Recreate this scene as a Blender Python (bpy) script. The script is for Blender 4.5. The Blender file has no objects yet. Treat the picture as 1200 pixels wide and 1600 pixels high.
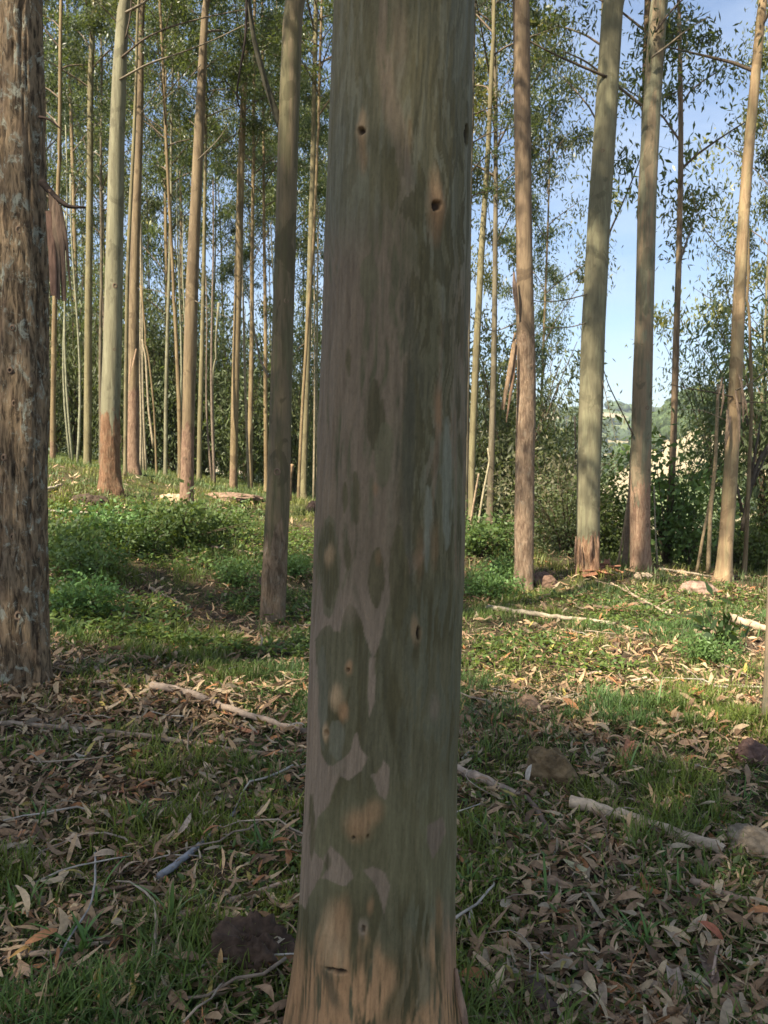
import bpy, math, random
import numpy as np
from mathutils import Vector, Matrix, Quaternion

# ------------------------------------------------------------------ camera, light, exposure
SC = bpy.context.scene
COL = SC.collection
F = 1209.0                      # focal length in pixels of the 1200x1600 photograph
PITCH = math.atan(80.0 / F)     # camera looks slightly down
CAMZ = 1.5
cam_d = bpy.data.cameras.new('camera')
cam = bpy.data.objects.new('camera', cam_d); COL.objects.link(cam)
cam.location = (0, 0, CAMZ)
cam.rotation_euler = (math.pi/2 - PITCH, 0, 0)
cam_d.sensor_fit = 'VERTICAL'; cam_d.sensor_height = 24.0
cam_d.lens = 24.0 * F / 1600.0
cam_d.clip_start = 0.05; cam_d.clip_end = 9000
cam_d.dof.use_dof = True; cam_d.dof.focus_distance = 2.3; cam_d.dof.aperture_fstop = 7.0
SC.camera = cam

SUN_EL = math.radians(52); SUN_AZ = math.radians(222)   # compass: 0 = +y, clockwise towards +x
world = bpy.data.worlds.new('World'); SC.world = world; world.use_nodes = True
wn = world.node_tree; wn.nodes.clear()
sky = wn.nodes.new('ShaderNodeTexSky'); sky.sky_type = 'NISHITA'; sky.sun_disc = False
sky.sun_elevation = SUN_EL; sky.sun_rotation = SUN_AZ
sky.air_density = 1.0; sky.dust_density = 1.0; sky.ozone_density = 2.4
bg = wn.nodes.new('ShaderNodeBackground'); bg.inputs[1].default_value = 0.078
wo = wn.nodes.new('ShaderNodeOutputWorld')
tc = wn.nodes.new('ShaderNodeTexCoord'); mp = wn.nodes.new('ShaderNodeMapping')
mp.inputs['Scale'].default_value = (1.0, 1.0, 3.2)
cn = wn.nodes.new('ShaderNodeTexNoise'); cn.inputs['Scale'].default_value = 2.6; cn.inputs['Detail'].default_value = 7; cn.inputs['Roughness'].default_value = .58
cr = wn.nodes.new('ShaderNodeMapRange'); cr.inputs[1].default_value = .42; cr.inputs[2].default_value = .80
cr.inputs[3].default_value = .05; cr.inputs[4].default_value = .75
cm = wn.nodes.new('ShaderNodeMix'); cm.data_type = 'RGBA'; cm.inputs[7].default_value = (3.9, 4.5, 5.4, 1)
wn.links.new(tc.outputs['Generated'], mp.inputs[0]); wn.links.new(mp.outputs[0], cn.inputs[0])
wn.links.new(cn.outputs[0], cr.inputs[0]); wn.links.new(cr.outputs[0], cm.inputs[0])
wn.links.new(sky.outputs[0], cm.inputs[6]); wn.links.new(cm.outputs[2], bg.inputs[0]); wn.links.new(bg.outputs[0], wo.inputs[0])
sun_d = bpy.data.lights.new('sun', 'SUN'); sun_d.energy = 5.0; sun_d.angle = math.radians(.55); sun_d.color = (1, .90, .72)
sun = bpy.data.objects.new('sun', sun_d); COL.objects.link(sun)
sdir = Vector((math.sin(SUN_AZ)*math.cos(SUN_EL), math.cos(SUN_AZ)*math.cos(SUN_EL), math.sin(SUN_EL)))   # towards the sun
sun.rotation_euler = sdir.to_track_quat('Z', 'Y').to_euler(); sun.location = (0, 0, 60)
SC.view_settings.view_transform = 'Standard'; SC.view_settings.look = 'None'
SC.view_settings.exposure = 1.5; SC.view_settings.gamma = 1; SC.view_settings.use_curve_mapping = False
cy = SC.cycles
cy.max_bounces = 6; cy.diffuse_bounces = 3; cy.glossy_bounces = 2; cy.transmission_bounces = 4; cy.transparent_max_bounces = 4
cy.use_denoising = True; cy.sample_clamp_indirect = 6; cy.caustics_reflective = False; cy.caustics_refractive = False

# ------------------------------------------------------------------ helpers
def ray(px, py):
    x = (px - 600) / F; u = (800 - py) / F
    c, s = math.cos(PITCH), math.sin(PITCH)
    return np.array([x, c + u*s, -s + u*c])
def P(px, py, D):
    r = ray(px, py); return np.array([0, 0, CAMZ]) + r * (D / r[1])
def pxscale(px, py, D):          # metres per photo pixel at ground distance D
    r = ray(px, py); return D / r[1] / F

class Noise2:
    def __init__(s, seed):
        s.t = np.random.RandomState(seed).rand(256, 256)
    def __call__(s, x, y):
        x = np.asarray(x, float); y = np.asarray(y, float)
        xi = np.floor(x).astype(int); yi = np.floor(y).astype(int); fx = x-xi; fy = y-yi
        fx = fx*fx*(3-2*fx); fy = fy*fy*(3-2*fy)
        a = s.t[xi & 255, yi & 255]; b = s.t[(xi+1) & 255, yi & 255]; c = s.t[xi & 255, (yi+1) & 255]; d = s.t[(xi+1) & 255, (yi+1) & 255]
        return (a*(1-fx)+b*fx)*(1-fy) + (c*(1-fx)+d*fx)*fy
    def fbm(s, x, y, o=4):
        r = 0; a = .5; t = 0
        for i in range(o):
            r = r + a*s(x*2**i + 17.3*i, y*2**i + 9.1*i); t += a; a *= .5
        return r/t
def sstep(a, b, x):
    t = np.clip((np.asarray(x, float)-a)/(b-a), 0, 1); return t*t*(3-2*t)
def lerp(a, b, t): return a + (b-a)*t

def mesh_np(name, V, Fs, col=None, attrs=None, smooth=True, mats=(), midx=None):
    """V (n,3); Fs list of (m,k) int arrays"""
    me = bpy.data.meshes.new(name)
    V = np.asarray(V, np.float32)
    Fs = [np.asarray(f, np.int32) for f in Fs if len(f)]
    nl = sum(f.size for f in Fs); nf = sum(len(f) for f in Fs)
    me.vertices.add(len(V)); me.vertices.foreach_set('co', V.ravel())
    me.loops.add(nl); me.loops.foreach_set('vertex_index', np.concatenate([f.ravel() for f in Fs]))
    tot = np.concatenate([np.full(len(f), f.shape[1], np.int32) for f in Fs])
    st = np.concatenate([[0], np.cumsum(tot)[:-1]]).astype(np.int32)
    me.polygons.add(nf); me.polygons.foreach_set('loop_start', st)
    me.polygons.foreach_set('use_smooth', np.full(nf, smooth))
    if midx is not None: me.polygons.foreach_set('material_index', np.asarray(midx, np.int32))
    if col is not None:
        a = me.attributes.new('Col', 'FLOAT_COLOR', 'POINT')
        c = np.ones((len(V), 4), np.float32); c[:, :3] = col; a.data.foreach_set('color', c.ravel())
    for k, v in (attrs or {}).items():
        a = me.attributes.new(k, 'FLOAT', 'POINT'); a.data.foreach_set('value', np.asarray(v, np.float32))
    for m in mats: me.materials.append(m)
    me.update(calc_edges=True); me.validate()
    return me
def obj(name, me, parent=None, loc=None, kind=None):
    o = bpy.data.objects.new(name, me); COL.objects.link(o)
    if parent is not None: o.parent = parent
    if loc is not None: o.location = loc
    if kind: o['kind'] = kind
    return o
def tag(o, label, cat, group=None):
    o['label'] = label; o['category'] = cat
    if group: o['group'] = group
    return o
def empty(name, loc, label, cat, group=None):
    o = bpy.data.objects.new(name, None); COL.objects.link(o); o.location = loc; o.empty_display_size = .1
    return tag(o, label, cat, group)

def tube(path, rad, n=8, cap=True, jit=0, rng=None):
    """path (k,3) rad (k,) -> V, [quads, caps]"""
    path = np.asarray(path, float); rad = np.asarray(rad, float); k = len(path)
    T = np.gradient(path, axis=0); T /= np.linalg.norm(T, axis=1)[:, None] + 1e-9
    ref = np.array([0, 0, 1.]) if abs(T[0][2]) < .9 else np.array([1., 0, 0])
    U = np.cross(T, ref); U /= np.linalg.norm(U, axis=1)[:, None] + 1e-9
    W = np.cross(T, U)
    a = np.arange(n)*2*math.pi/n
    R = rad[:, None]*np.ones((1, n))
    if jit: R = R*(1 + jit*(rng.rand(k, n)-.5))
    V = path[:, None, :] + R[..., None]*(np.cos(a)[None, :, None]*U[:, None, :] + np.sin(a)[None, :, None]*W[:, None, :])
    V = V.reshape(-1, 3)
    i = np.arange(k-1)[:, None]*n; j = np.arange(n)[None, :]; j2 = (j+1) % n
    Q = np.stack([i+j, i+j2, i+n+j2, i+n+j], -1).reshape(-1, 4)
    fs = [Q]
    if cap:
        fs.append(np.array([np.arange(n)[::-1]])); fs.append(np.array([np.arange(n)+(k-1)*n]))
    return V, fs
class Acc:
    """collects tubes/leaves into one mesh"""
    def __init__(s): s.V = []; s.F = {}; s.n = 0; s.C = []
    def add(s, V, fs, col=(1, 1, 1), mi=0):
        for f in fs:
            if len(f): s.F.setdefault((f.shape[1], mi), []).append(f + s.n)
        s.V.append(V); s.n += len(V)
        c = np.asarray(col, float)
        s.C.append(np.broadcast_to(c, (len(V), 3)) if c.ndim == 1 else c)
    def mesh(s, name, mats, smooth=True):
        keys = sorted(s.F, key=lambda k: (k[1], k[0]))
        Fs = [np.concatenate(s.F[k]) for k in keys]
        mi = np.concatenate([np.full(len(f), k[1]) for f, k in zip(Fs, keys)])
        return mesh_np(name, np.concatenate(s.V), Fs, np.concatenate(s.C), smooth=smooth, mats=mats, midx=mi)

# ------------------------------------------------------------------ materials
def newmat(name):
    m = bpy.data.materials.new(name); m.use_nodes = True; nt = m.node_tree; nt.nodes.clear()
    out = nt.nodes.new('ShaderNodeOutputMaterial'); return m, nt, out
class NB:
    def __init__(s, nt): s.nt = nt
    def __call__(s, t, **k):
        n = s.nt.nodes.new('ShaderNode'+t)
        for a, b in k.items(): setattr(n, a, b)
        return n
    def link(s, a, b): s.nt.links.new(a, b)
    def noise(s, vec, scale, detail=4, rough=.55, dist=0):
        n = s('TexNoise'); n.inputs['Scale'].default_value = scale; n.inputs['Detail'].default_value = detail
        n.inputs['Roughness'].default_value = rough; n.inputs['Distortion'].default_value = dist; s.link(vec, n.inputs['Vector']); return n.outputs[0]
    def vmap(s, vec, scale, loc=(0, 0, 0)):
        n = s('Mapping'); n.inputs['Scale'].default_value = scale; n.inputs['Location'].default_value = loc; s.link(vec, n.inputs[0]); return n.outputs[0]
    def rng(s, v, a, b, c=0, d=1, smooth=True):
        n = s('MapRange'); n.interpolation_type = 'SMOOTHSTEP' if smooth else 'LINEAR'
        for i, x in enumerate((a, b, c, d)): n.inputs[i+1].default_value = x
        s.link(v, n.inputs[0]); return n.outputs[0]
    def mix(s, f, a, b, bt='MIX'):
        n = s('Mix', data_type='RGBA', blend_type=bt)
        for sock, v in ((n.inputs[0], f), (n.inputs[6], a), (n.inputs[7], b)):
            if hasattr(v, 'links'): s.link(v, sock)
            elif isinstance(v, (int, float)): sock.default_value = v
            else: sock.default_value = (*v, 1)
        return n.outputs[2]
    def math(s, op, a, b=0):
        n = s('Math', operation=op)
        for i, v in enumerate((a, b)):
            if hasattr(v, 'links'): s.link(v, n.inputs[i])
            else: n.inputs[i].default_value = v
        return n.outputs[0]
    def attr(s, name):
        n = s('Attribute'); n.attribute_name = name; return n
    def pbsdf(s, col, rough=.8, spec=.2, bump=None, bs=.5, bd=.01):
        p = s('BsdfPrincipled'); p.inputs['Specular IOR Level'].default_value = spec
        if hasattr(col, 'links'): s.link(col, p.inputs[0])
        else: p.inputs[0].default_value = (*col, 1)
        if hasattr(rough, 'links'): s.link(rough, p.inputs['Roughness'])
        else: p.inputs['Roughness'].default_value = rough
        if bump is not None:
            b = s('Bump'); b.inputs['Strength'].default_value = bs; b.inputs['Distance'].default_value = bd
            s.link(bump, b.inputs['Height']); s.link(b.outputs[0], p.inputs['Normal'])
        return p.outputs[0]

def mat_leaf(name, tint=(1, 1, 1), trans=.35, rough=.45, vary=True, spec=.35):
    m, nt, out = newmat(name); b = NB(nt)
    c = b.attr('Col').outputs['Color']
    c = b.mix(1.0, c, tint, 'MULTIPLY')
    if vary:
        oi = b('ObjectInfo')
        h = b('HueSaturation'); b.link(b.rng(oi.outputs['Random'], 0, 1, .48, .515, False), h.inputs['Hue'])
        b.link(b.rng(oi.outputs['Random'], 0, 1, .8, 1.2, False), h.inputs['Value']); b.link(c, h.inputs['Color']); c = h.outputs[0]
    p = b.pbsdf(c, rough, spec)
    t = b('BsdfTranslucent'); b.link(b.mix(.5, c, (.25, .33, .03)), t.inputs[0])
    mx = b('MixShader'); mx.inputs[0].default_value = trans; b.link(p, mx.inputs[1]); b.link(t.outputs[0], mx.inputs[2]); b.link(mx.outputs[0], out.inputs[0])
    return m
def mat_col(name, rough=.8, spec=.15, nscale=40, amt=.35, trans=0, stretch=(1, 1, 1), bd=.002):
    """vertex colour with grain"""
    m, nt, out = newmat(name); b = NB(nt)
    tcn = b('TexCoord'); v = b.vmap(tcn.outputs['Object'], stretch)
    n = b.noise(v, nscale, 5, .65)
    c = b.mix(b.rng(n, .25, .75), b.mix(1.0, b.attr('Col').outputs['Color'], (1-amt,)*3, 'MULTIPLY'), b.mix(1.0, b.attr('Col').outputs['Color'], (1+amt*.6,)*3, 'MULTIPLY'))
    p = b.pbsdf(c, rough, spec, n, .6, bd)
    if trans:
        t = b('BsdfTranslucent'); b.link(c, t.inputs[0]); mx = b('MixShader'); mx.inputs[0].default_value = trans
        b.link(p, mx.inputs[1]); b.link(t.outputs[0], mx.inputs[2]); p = mx.outputs[0]
    b.link(p, out.inputs[0]); return m

def mat_bark(name, s1, s2, s3, r1, r2, lichen=0.0, sx=1.0):
    s1, s2, s3, r1, r2 = [(q_[0]*1.02, q_[1]*1.0, q_[2]*.86) for q_ in (s1, s2, s3, r1, r2)]
    """smooth gum bark (s1,s2 mottles, s3 streaks) blending into rough bark (r1,r2) by the vertex value 'rough'"""
    m, nt, out = newmat(name); b = NB(nt)
    tcn = b('TexCoord'); oi = b('ObjectInfo')
    off = b('VectorMath', operation='SCALE'); b.link(oi.outputs['Location'], off.inputs[0]); off.inputs['Scale'].default_value = 3.7
    ad = b('VectorMath', operation='ADD'); b.link(tcn.outputs['Object'], ad.inputs[0]); b.link(off.outputs[0], ad.inputs[1]); v = ad.outputs[0]
    v1 = b.vmap(v, (6*sx, 6*sx, 1.1)); n1 = b.noise(v1, 1.0, 6, .6, .6)
    v2 = b.vmap(v, (26*sx, 26*sx, 1.6)); n2 = b.noise(v2, 1.0, 5, .65, .3)
    v3 = b.vmap(v, (70, 70, 8)); n3 = b.noise(v3, 1.0, 4, .6)
    s4 = tuple(q_*.62 for q_ in s3); n4 = b.noise(b.vmap(v, (3*sx, 3*sx, 2.2), (9, 4, 2)), 1.0, 5, .6, 1.2)
    c = b.mix(b.rng(n1, .46, .52), s1, s2); c = b.mix(b.math('MULTIPLY', b.rng(n4, .55, .60), .6), c, s4)
    c = b.mix(b.math('MULTIPLY', b.rng(n2, .48, .60), .8), c, s3)
    c = b.mix(b.rng(n3, .3, .7, 0, .35), c, b.mix(1.0, c, (.55, .55, .55), 'MULTIPLY'))
    # rough bark
    w1 = b.noise(b.vmap(v, (34*sx, 34*sx, 7)), 1.0, 6, .7, .9); w2 = b.noise(b.vmap(v, (12, 12, 9)), 1.0, 5, .65, .4)
    rc = b.mix(b.rng(w1, .38, .62), r1, r2)
    rc = b.mix(b.rng(w2, .45, .7, 0, .5), rc, b.mix(.5, r2, s1))
    if lichen:
        ln = b.noise(b.vmap(v, (13, 13, 9)), 1.0, 9, .78, .6); rc = b.mix(b.math('MULTIPLY', b.rng(ln, .53, .62), lichen), rc, (.33, .33, .26))
    ra = b.attr('rough').outputs['Fac']
    n5 = b.noise(b.vmap(v, (16, 16, 2.4), (3, 1, 7)), 1.0, 5, .6, .5)
    rn = b.math('ADD', ra, b.math('MULTIPLY', b.math('SUBTRACT', b.mix(.6, n1, n5), .5), 2.2))
    rm = b.rng(rn, .45, .54)
    col = b.mix(rm, c, rc)
    hgt = b.mix(rm, b.mix(.6, n3, n2), b.mix(1.0, w1, (2.6,)*3, 'MULTIPLY'))
    b.link(b.pbsdf(col, .82, .15, hgt, .75, .012), out.inputs[0])
    return m

# ------------------------------------------------------------------ terrain
ctrl = [(-1.2, 1.2, 0), (0, 2, 0), (1.4, 2, 0), (-1.3, 2.6, .03), (0, -3, 0), (3, -2, 0), (-3, -2, .1), (0, 0.3, 0), (1.8, 4.2, -.0), (0, 4.5, .02), (3.4, 7, -.06), (-12, -10, 1), (12, -10, -.6), (0, -25, 0)]
def cp(px, py, D): p = P(px, py, D); ctrl.append((p[0], p[1], p[2]))
BASES = dict(A=(38, 1060, 4.45), B=(425, 975, 7.2), C=(816, 922, 9.5), D=(918, 898, 10.3), E=(1002, 895, 10.7), Fp=(1131, 905, 10.4), G=(1044, 884, 12.6),
             K1=(172, 762, 11.3), K2=(137, 735, 20), K3=(208, 738, 16), K4=(291, 797, 13.0), K5=(364, 767, 18.6), K8=(472, 778, 17.7), K7=(83, 727, 19), I=(764, 838, 15), K6=(391, 767, 21))
for k, v in BASES.items(): cp(*v)
ctrl += [(8, 13, -.5), (5, 16, -1.0), (9, 18, -2.6), (3, 20, -1.2), (12, 30, -8), (0, 25, -.2), (-5, 28, .9), (-12, 25, 1.9), (-7, 42, .2), (0, 42, -3.5), (-14, 10, 3.0), (-8, 5, 1.2), (10, 5, -.8), (18, 12, -3), (-22, 40, 1.5), (20, 45, -16), (-5, 7.5, .72)]
ctrl = np.array(ctrl)
def _fit():
    X = ctrl[:, :2]; n = len(X)
    d = np.linalg.norm(X[:, None]-X[None], axis=2); K = d + np.eye(n)*-.25
    A = np.zeros((n+3, n+3)); A[:n, :n] = -K; A[:n, n] = 1; A[:n, n+1:] = X; A[n, :n] = 1; A[n+1:, :n] = X.T
    return np.linalg.solve(A, np.concatenate([ctrl[:, 2], np.zeros(3)]))
_w = _fit(); N1 = Noise2(5); N2 = Noise2(6); N3 = Noise2(7)
_gx = np.arange(-60, 60.01, .25); _gy = np.arange(-45, 75.01, .25)
def _tps(x, y):
    s = np.zeros(x.shape)
    for (cx, cy_, _), w in zip(ctrl, _w[:len(ctrl)]): s -= w*np.sqrt((x-cx)**2+(y-cy_)**2)
    return s + _w[-3] + _w[-2]*x + _w[-1]*y
_GX, _GY = np.meshgrid(_gx, _gy, indexing='ij'); _GZ = np.clip(_tps(_GX, _GY), -30, 12)
for _ in range(2):
    _GZ[1:-1, 1:-1] = (_GZ[1:-1, 1:-1]*2 + _GZ[:-2, 1:-1]+_GZ[2:, 1:-1]+_GZ[1:-1, :-2]+_GZ[1:-1, 2:])/6
def local(x, y):
    fx = np.clip((x+60)/.25, 0, len(_gx)-1.001); fy = np.clip((y+45)/.25, 0, len(_gy)-1.001)
    i = fx.astype(int); j = fy.astype(int); u = fx-i; v = fy-j
    return (_GZ[i, j]*(1-u)+_GZ[i+1, j]*u)*(1-v) + (_GZ[i, j+1]*(1-u)+_GZ[i+1, j+1]*u)*v
def hillz(x, y):
    r = y
    base = -34*sstep(30, 150, r) + 6*N1(x/60+3, y/60)
    pxx = x/np.maximum(y, 1)*F + 600                    # ridge crests follow bearings from the viewpoint
    near = 54*np.exp(-((y-430-.10*x)/140)**2)*(.25+.75*sstep(860, 1090, pxx))*(.9+.3*N2(x/90, y/90))
    near2 = 30*sstep(160, 420, y)*sstep(900, 1150, pxx)*(1-sstep(700, 1200, y))
    far = 104*np.exp(-((y-1250)/330)**2)*(.78+.45*N3(x/260+2.7, y/500)) + 12*N2(x/50, y/70)*sstep(700, 1000, y)
    return base + near + near2*.5 + far + 4*N1.fbm(x/22, y/22)*sstep(80, 200, y)
def H(x, y):
    x = np.asarray(x, float); y = np.asarray(y, float)
    r = np.sqrt(x*x + (y-10)**2)
    t = sstep(32, 58, r)
    z = local(x, y)*(1-t) + hillz(x, y)*t
    near = 1-sstep(20, 40, r)
    z = z + near*((N1.fbm(x*1.1, y*1.1, 3)-.5)*.10 + (N2.fbm(x*5, y*5, 2)-.5)*.035)
    return z
def Hf(x, y): return float(H(np.array([x]), np.array([y]))[0])
def G(px, py):                     # photo pixel -> point on the ground
    r = ray(px, py); t = .5; o = np.array([0, 0, CAMZ])
    ts = np.concatenate([np.arange(.8, 14, .01), np.arange(14, 60, .05)]); pts = o + ts[:, None]*r
    d = pts[:, 2]-H(pts[:, 0], pts[:, 1]); k = np.argmax(d < 0)
    return pts[k] if (d < 0).any() else pts[-1]

def axis(dense, start, lim, g):
    out = list(np.arange(0, start+1e-6, dense)); s = dense
    while out[-1] < lim: s *= g; out.append(out[-1]+s)
    return np.array(out)
ax = axis(.065, 5.5, 2600, 1.055); xs = np.concatenate([-ax[:0:-1], ax])
ayp = axis(.065, 11.5, 3200, 1.045); ayn = axis(.3, 2, 600, 1.12)
ys = np.concatenate([-ayn[:0:-1], ayp])
X, Y = np.meshgrid(xs, ys, indexing='ij'); Z = H(X.ravel(), Y.ravel())
V = np.stack([X.ravel(), Y.ravel(), Z], 1); nx, ny = len(xs), len(ys)
i = np.arange(nx-1)[:, None]; j = np.arange(ny-1)[None]
Q = np.stack([i*ny+j, (i+1)*ny+j, (i+1)*ny+j+1, i*ny+j+1], -1)
far_mask = np.broadcast_to((ys[:-1] > 62)[None], Q.shape[:2])
def sub(Qs):
    u, inv = np.unique(Qs, return_inverse=True); return V[u], inv.reshape(Qs.shape)

m_ground, nt, out = newmat('soil'); b = NB(nt); g = b('NewGeometry').outputs['Position']
n1 = b.noise(g, 1.3, 6, .6); n2 = b.noise(g, 22, 6, .7); n3 = b.noise(g, 90, 3, .6)
c = b.mix(b.rng(n2, .35, .7), (.045, .032, .022), (.13, .095, .065)); c = b.mix(b.rng(n1, .45, .62, 0, .75), c, (.045, .055, .02))
sp = b('SeparateXYZ'); b.link(g, sp.inputs[0]); fy = b.rng(sp.outputs[1], 8, 22); c = b.mix(b.math('MULTIPLY', fy, .85), c, b.mix(b.rng(n2, .3, .7), (.05, .075, .02), (.10, .12, .04)))
b.link(b.pbsdf(c, .95, .05, b.mix(.5, n2, n3), .9, .02), out.inputs[0])
m_hill, nt, out = newmat('hill_cover'); b = NB(nt); g = b('NewGeometry').outputs['Position']
h1 = b.noise(b.vmap(g, (.010, .010, .02)), 1, 5, .55, .4); h2 = b.noise(g, .11, 6, .7); h3 = b.noise(g, .02, 4, .6)
c = b.mix(b.rng(h2, .35, .65), (.085, .12, .05), (.17, .19, .085)); c = b.mix(b.rng(h1, .47, .53), c, (.34, .28, .18)); c = b.mix(b.rng(h3, .56, .64, 0, .8), c, (.035, .055, .022))
b.link(b.pbsdf(c, .95, .05, h2, .8, 1.5), out.inputs[0])
gv, gq = sub(Q[~far_mask]); obj('ground', mesh_np('ground', gv, [gq], mats=[m_ground]), kind='structure')
gv, gq = sub(Q[far_mask]); obj('hills', mesh_np('hills', gv, [gq], mats=[m_hill]), kind='structure')

# ------------------------------------------------------------------ generators: leaves, crowns
def leaf_quads(p, d, L, W, rng, roll=None):
    """diamond leaves: p (n,3) base, d (n,3) unit direction"""
    n = len(p); r = rng.normal(size=(n, 3)); s = np.cross(d, r); s /= np.linalg.norm(s, axis=1)[:, None]+1e-9
    L = np.broadcast_to(L, (n,))[:, None]; W = np.broadcast_to(W, (n,))[:, None]
    mid = p + d*L*.42
    V = np.stack([p, mid+s*W*.5, p+d*L, mid-s*W*.5], 1).reshape(-1, 3)
    f = np.arange(n)[:, None]*4+np.arange(4)[None]
    return V, f
def unit(v): return v/(np.linalg.norm(v, axis=-1, keepdims=True)+1e-9)

def crown_mesh(name, seed, Hc, R, nb, ncl, nlf, L, W, mats, droop=.7, sig=.16, base=(.10, .135, .05), topw=.25, updir=.75, low_sparse=.0, prof=None, wood_r=.018):
    rng = np.random.RandomState(seed); A = Acc()
    for k in range(nb):
        t = (k+rng.rand())/nb
        if rng.rand() < low_sparse*(1-t): continue
        z0 = Hc*t*.97; az = k*2.399+rng.rand()*.9
        rr = R*(prof(t) if prof else (math.sin(math.pi*min(1, .18+.82*t)**.8)*(1-topw)+topw*(1-t)+.12))*(.6+.6*rng.rand())
        up = rr*updir*(.6+.8*rng.rand())
        dirh = np.array([math.cos(az), math.sin(az), 0])
        s = np.linspace(0, 1, 6)[:, None]
        side = np.array([-dirh[1], dirh[0], 0])*(rng.rand()-.5)*rr*.5
        path = np.array([0, 0, z0]) + dirh*rr*s + np.array([0, 0, 1])*up*(s**.8) + side*s**2
        r0 = wood_r*(.6+.9*(1-t))
        v, f = tube(path, r0*(1-.8*s[:, 0]), 4, False); A.add(v, f, (.16, .12, .085), 1)
        # twigs and clusters
        nc = max(2, int(ncl*(.5+.8*rng.rand())))
        for c in range(nc):
            u = .3+.7*rng.rand()**.7; bp = path[0]+(dirh*rr*u+np.array([0, 0, 1])*up*(u**.8)+side*u*u)
            td = unit(dirh*.6+rng.normal(size=3)*.8+np.array([0, 0, .15])); tl = rr*.22*(.4+rng.rand())
            e = bp+td*tl
            pth = np.array([bp, (bp+e)/2+np.array([0, 0, .03]), e+np.array([0, 0, -.04])])
            v, f = tube(pth, [.006, .004, .002], 3, False); A.add(v, f, (.15, .12, .08), 1)
            n = int(nlf*(.5+rng.rand()))
            cp_ = e+rng.normal(size=(n, 3))*sig*np.array([1, 1, .75])*(.5+.9*rng.rand())
            d = unit(rng.normal(size=(n, 3))*(1-droop*.55)+np.array([0, 0, -1])*droop)
            LL = L*(.6+.7*rng.rand(n)); v, f = leaf_quads(cp_, d, LL, W*(.7+.6*rng.rand(n)), rng)
            cc = np.array(base)*(.55+.9*rng.rand())*np.ones((n, 1)); cc = cc*(.75+.5*rng.rand(n, 1))
            yl = rng.rand(n, 1) < .12; cc = np.where(yl, cc*np.array([1.7, 1.45, .9]), cc)
            A.add(v, [f], np.repeat(cc, 4, 0), 0)
    return A.mesh(name, mats)

m_leaf = mat_leaf('eucalyptus_leaves', trans=.36, rough=.4)
m_leafb = mat_leaf('bush_leaves', trans=.35, rough=.5)
m_twig = mat_col('twig_wood', nscale=30)
PAL_G = (.080, .098, .040); PAL_B = (.070, .086, .050); PAL_Y = (.13, .135, .045)
crN = [crown_mesh('crown', 11+k, 8.5, 1.75, 25, 4, 170, .12, .032, [m_leaf, m_twig], sig=.21, base=[PAL_G, PAL_B, PAL_Y, PAL_B][k], low_sparse=.6) for k in range(4)]
crF = [crown_mesh('crown', 31+k, 11, 2.2, 24, 4, 125, .165, .048, [m_leaf, m_twig], sig=.26, base=[PAL_G, PAL_Y, PAL_B, PAL_G][k], low_sparse=.5) for k in range(4)]
crS = [crown_mesh('crown', 51+k, 6.5, 3.0, 40, 7, 60, .17, .055, [m_leaf, m_twig], sig=.36, base=PAL_G, low_sparse=.1) for k in range(3)]

BK = dict(
 main=None,
 B=mat_bark('bark_olive_brown', (.145, .13, .085), (.17, .135, .095), (.105, .095, .06), (.10, .07, .05), (.25, .18, .14), .25),
 C=mat_bark('bark_brown_pitted', (.26, .19, .135), (.21, .15, .11), (.15, .105, .08), (.13, .085, .065), (.30, .215, .165), .2),
 D=mat_bark('bark_grey_green', (.25, .235, .165), (.215, .195, .14), (.175, .16, .115), (.14, .075, .05), (.34, .21, .15)),
 E=mat_bark('bark_grey_pink', (.24, .23, .175), (.28, .215, .16), (.18, .17, .13), (.22, .13, .10), (.38, .26, .20)),
 F=mat_bark('bark_pink_tan', (.42, .30, .20), (.36, .28, .18), (.30, .21, .14), (.26, .16, .11), (.42, .29, .21)),
 K1=mat_bark('bark_pale_green', (.265, .25, .185), (.22, .205, .15), (.17, .155, .115), (.13, .07, .045), (.26, .15, .10)),
 K4=mat_bark('bark_ruddy', (.245, .185, .125), (.20, .15, .105), (.145, .105, .075), (.15, .09, .07), (.30, .20, .155)),
 far1=mat_bark('bark_far_tan', (.29, .22, .14), (.235, .175, .11), (.17, .12, .08), (.17, .11, .08), (.28, .19, .14)),
 far2=mat_bark('bark_far_green', (.25, .22, .14), (.21, .18, .115), (.16, .135, .09), (.17, .11, .08), (.25, .18, .13)),
 far3=mat_bark('bark_far_grey', (.20, .17, .13), (.16, .13, .10), (.12, .10, .075), (.12, .09, .07), (.20, .15, .12)),
 A=mat_bark('bark_rough_lichen', (.2, .12, .09), (.2, .12, .09), (.1, .07, .05), (.050, .036, .026), (.28, .205, .145), 1.0))

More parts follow.
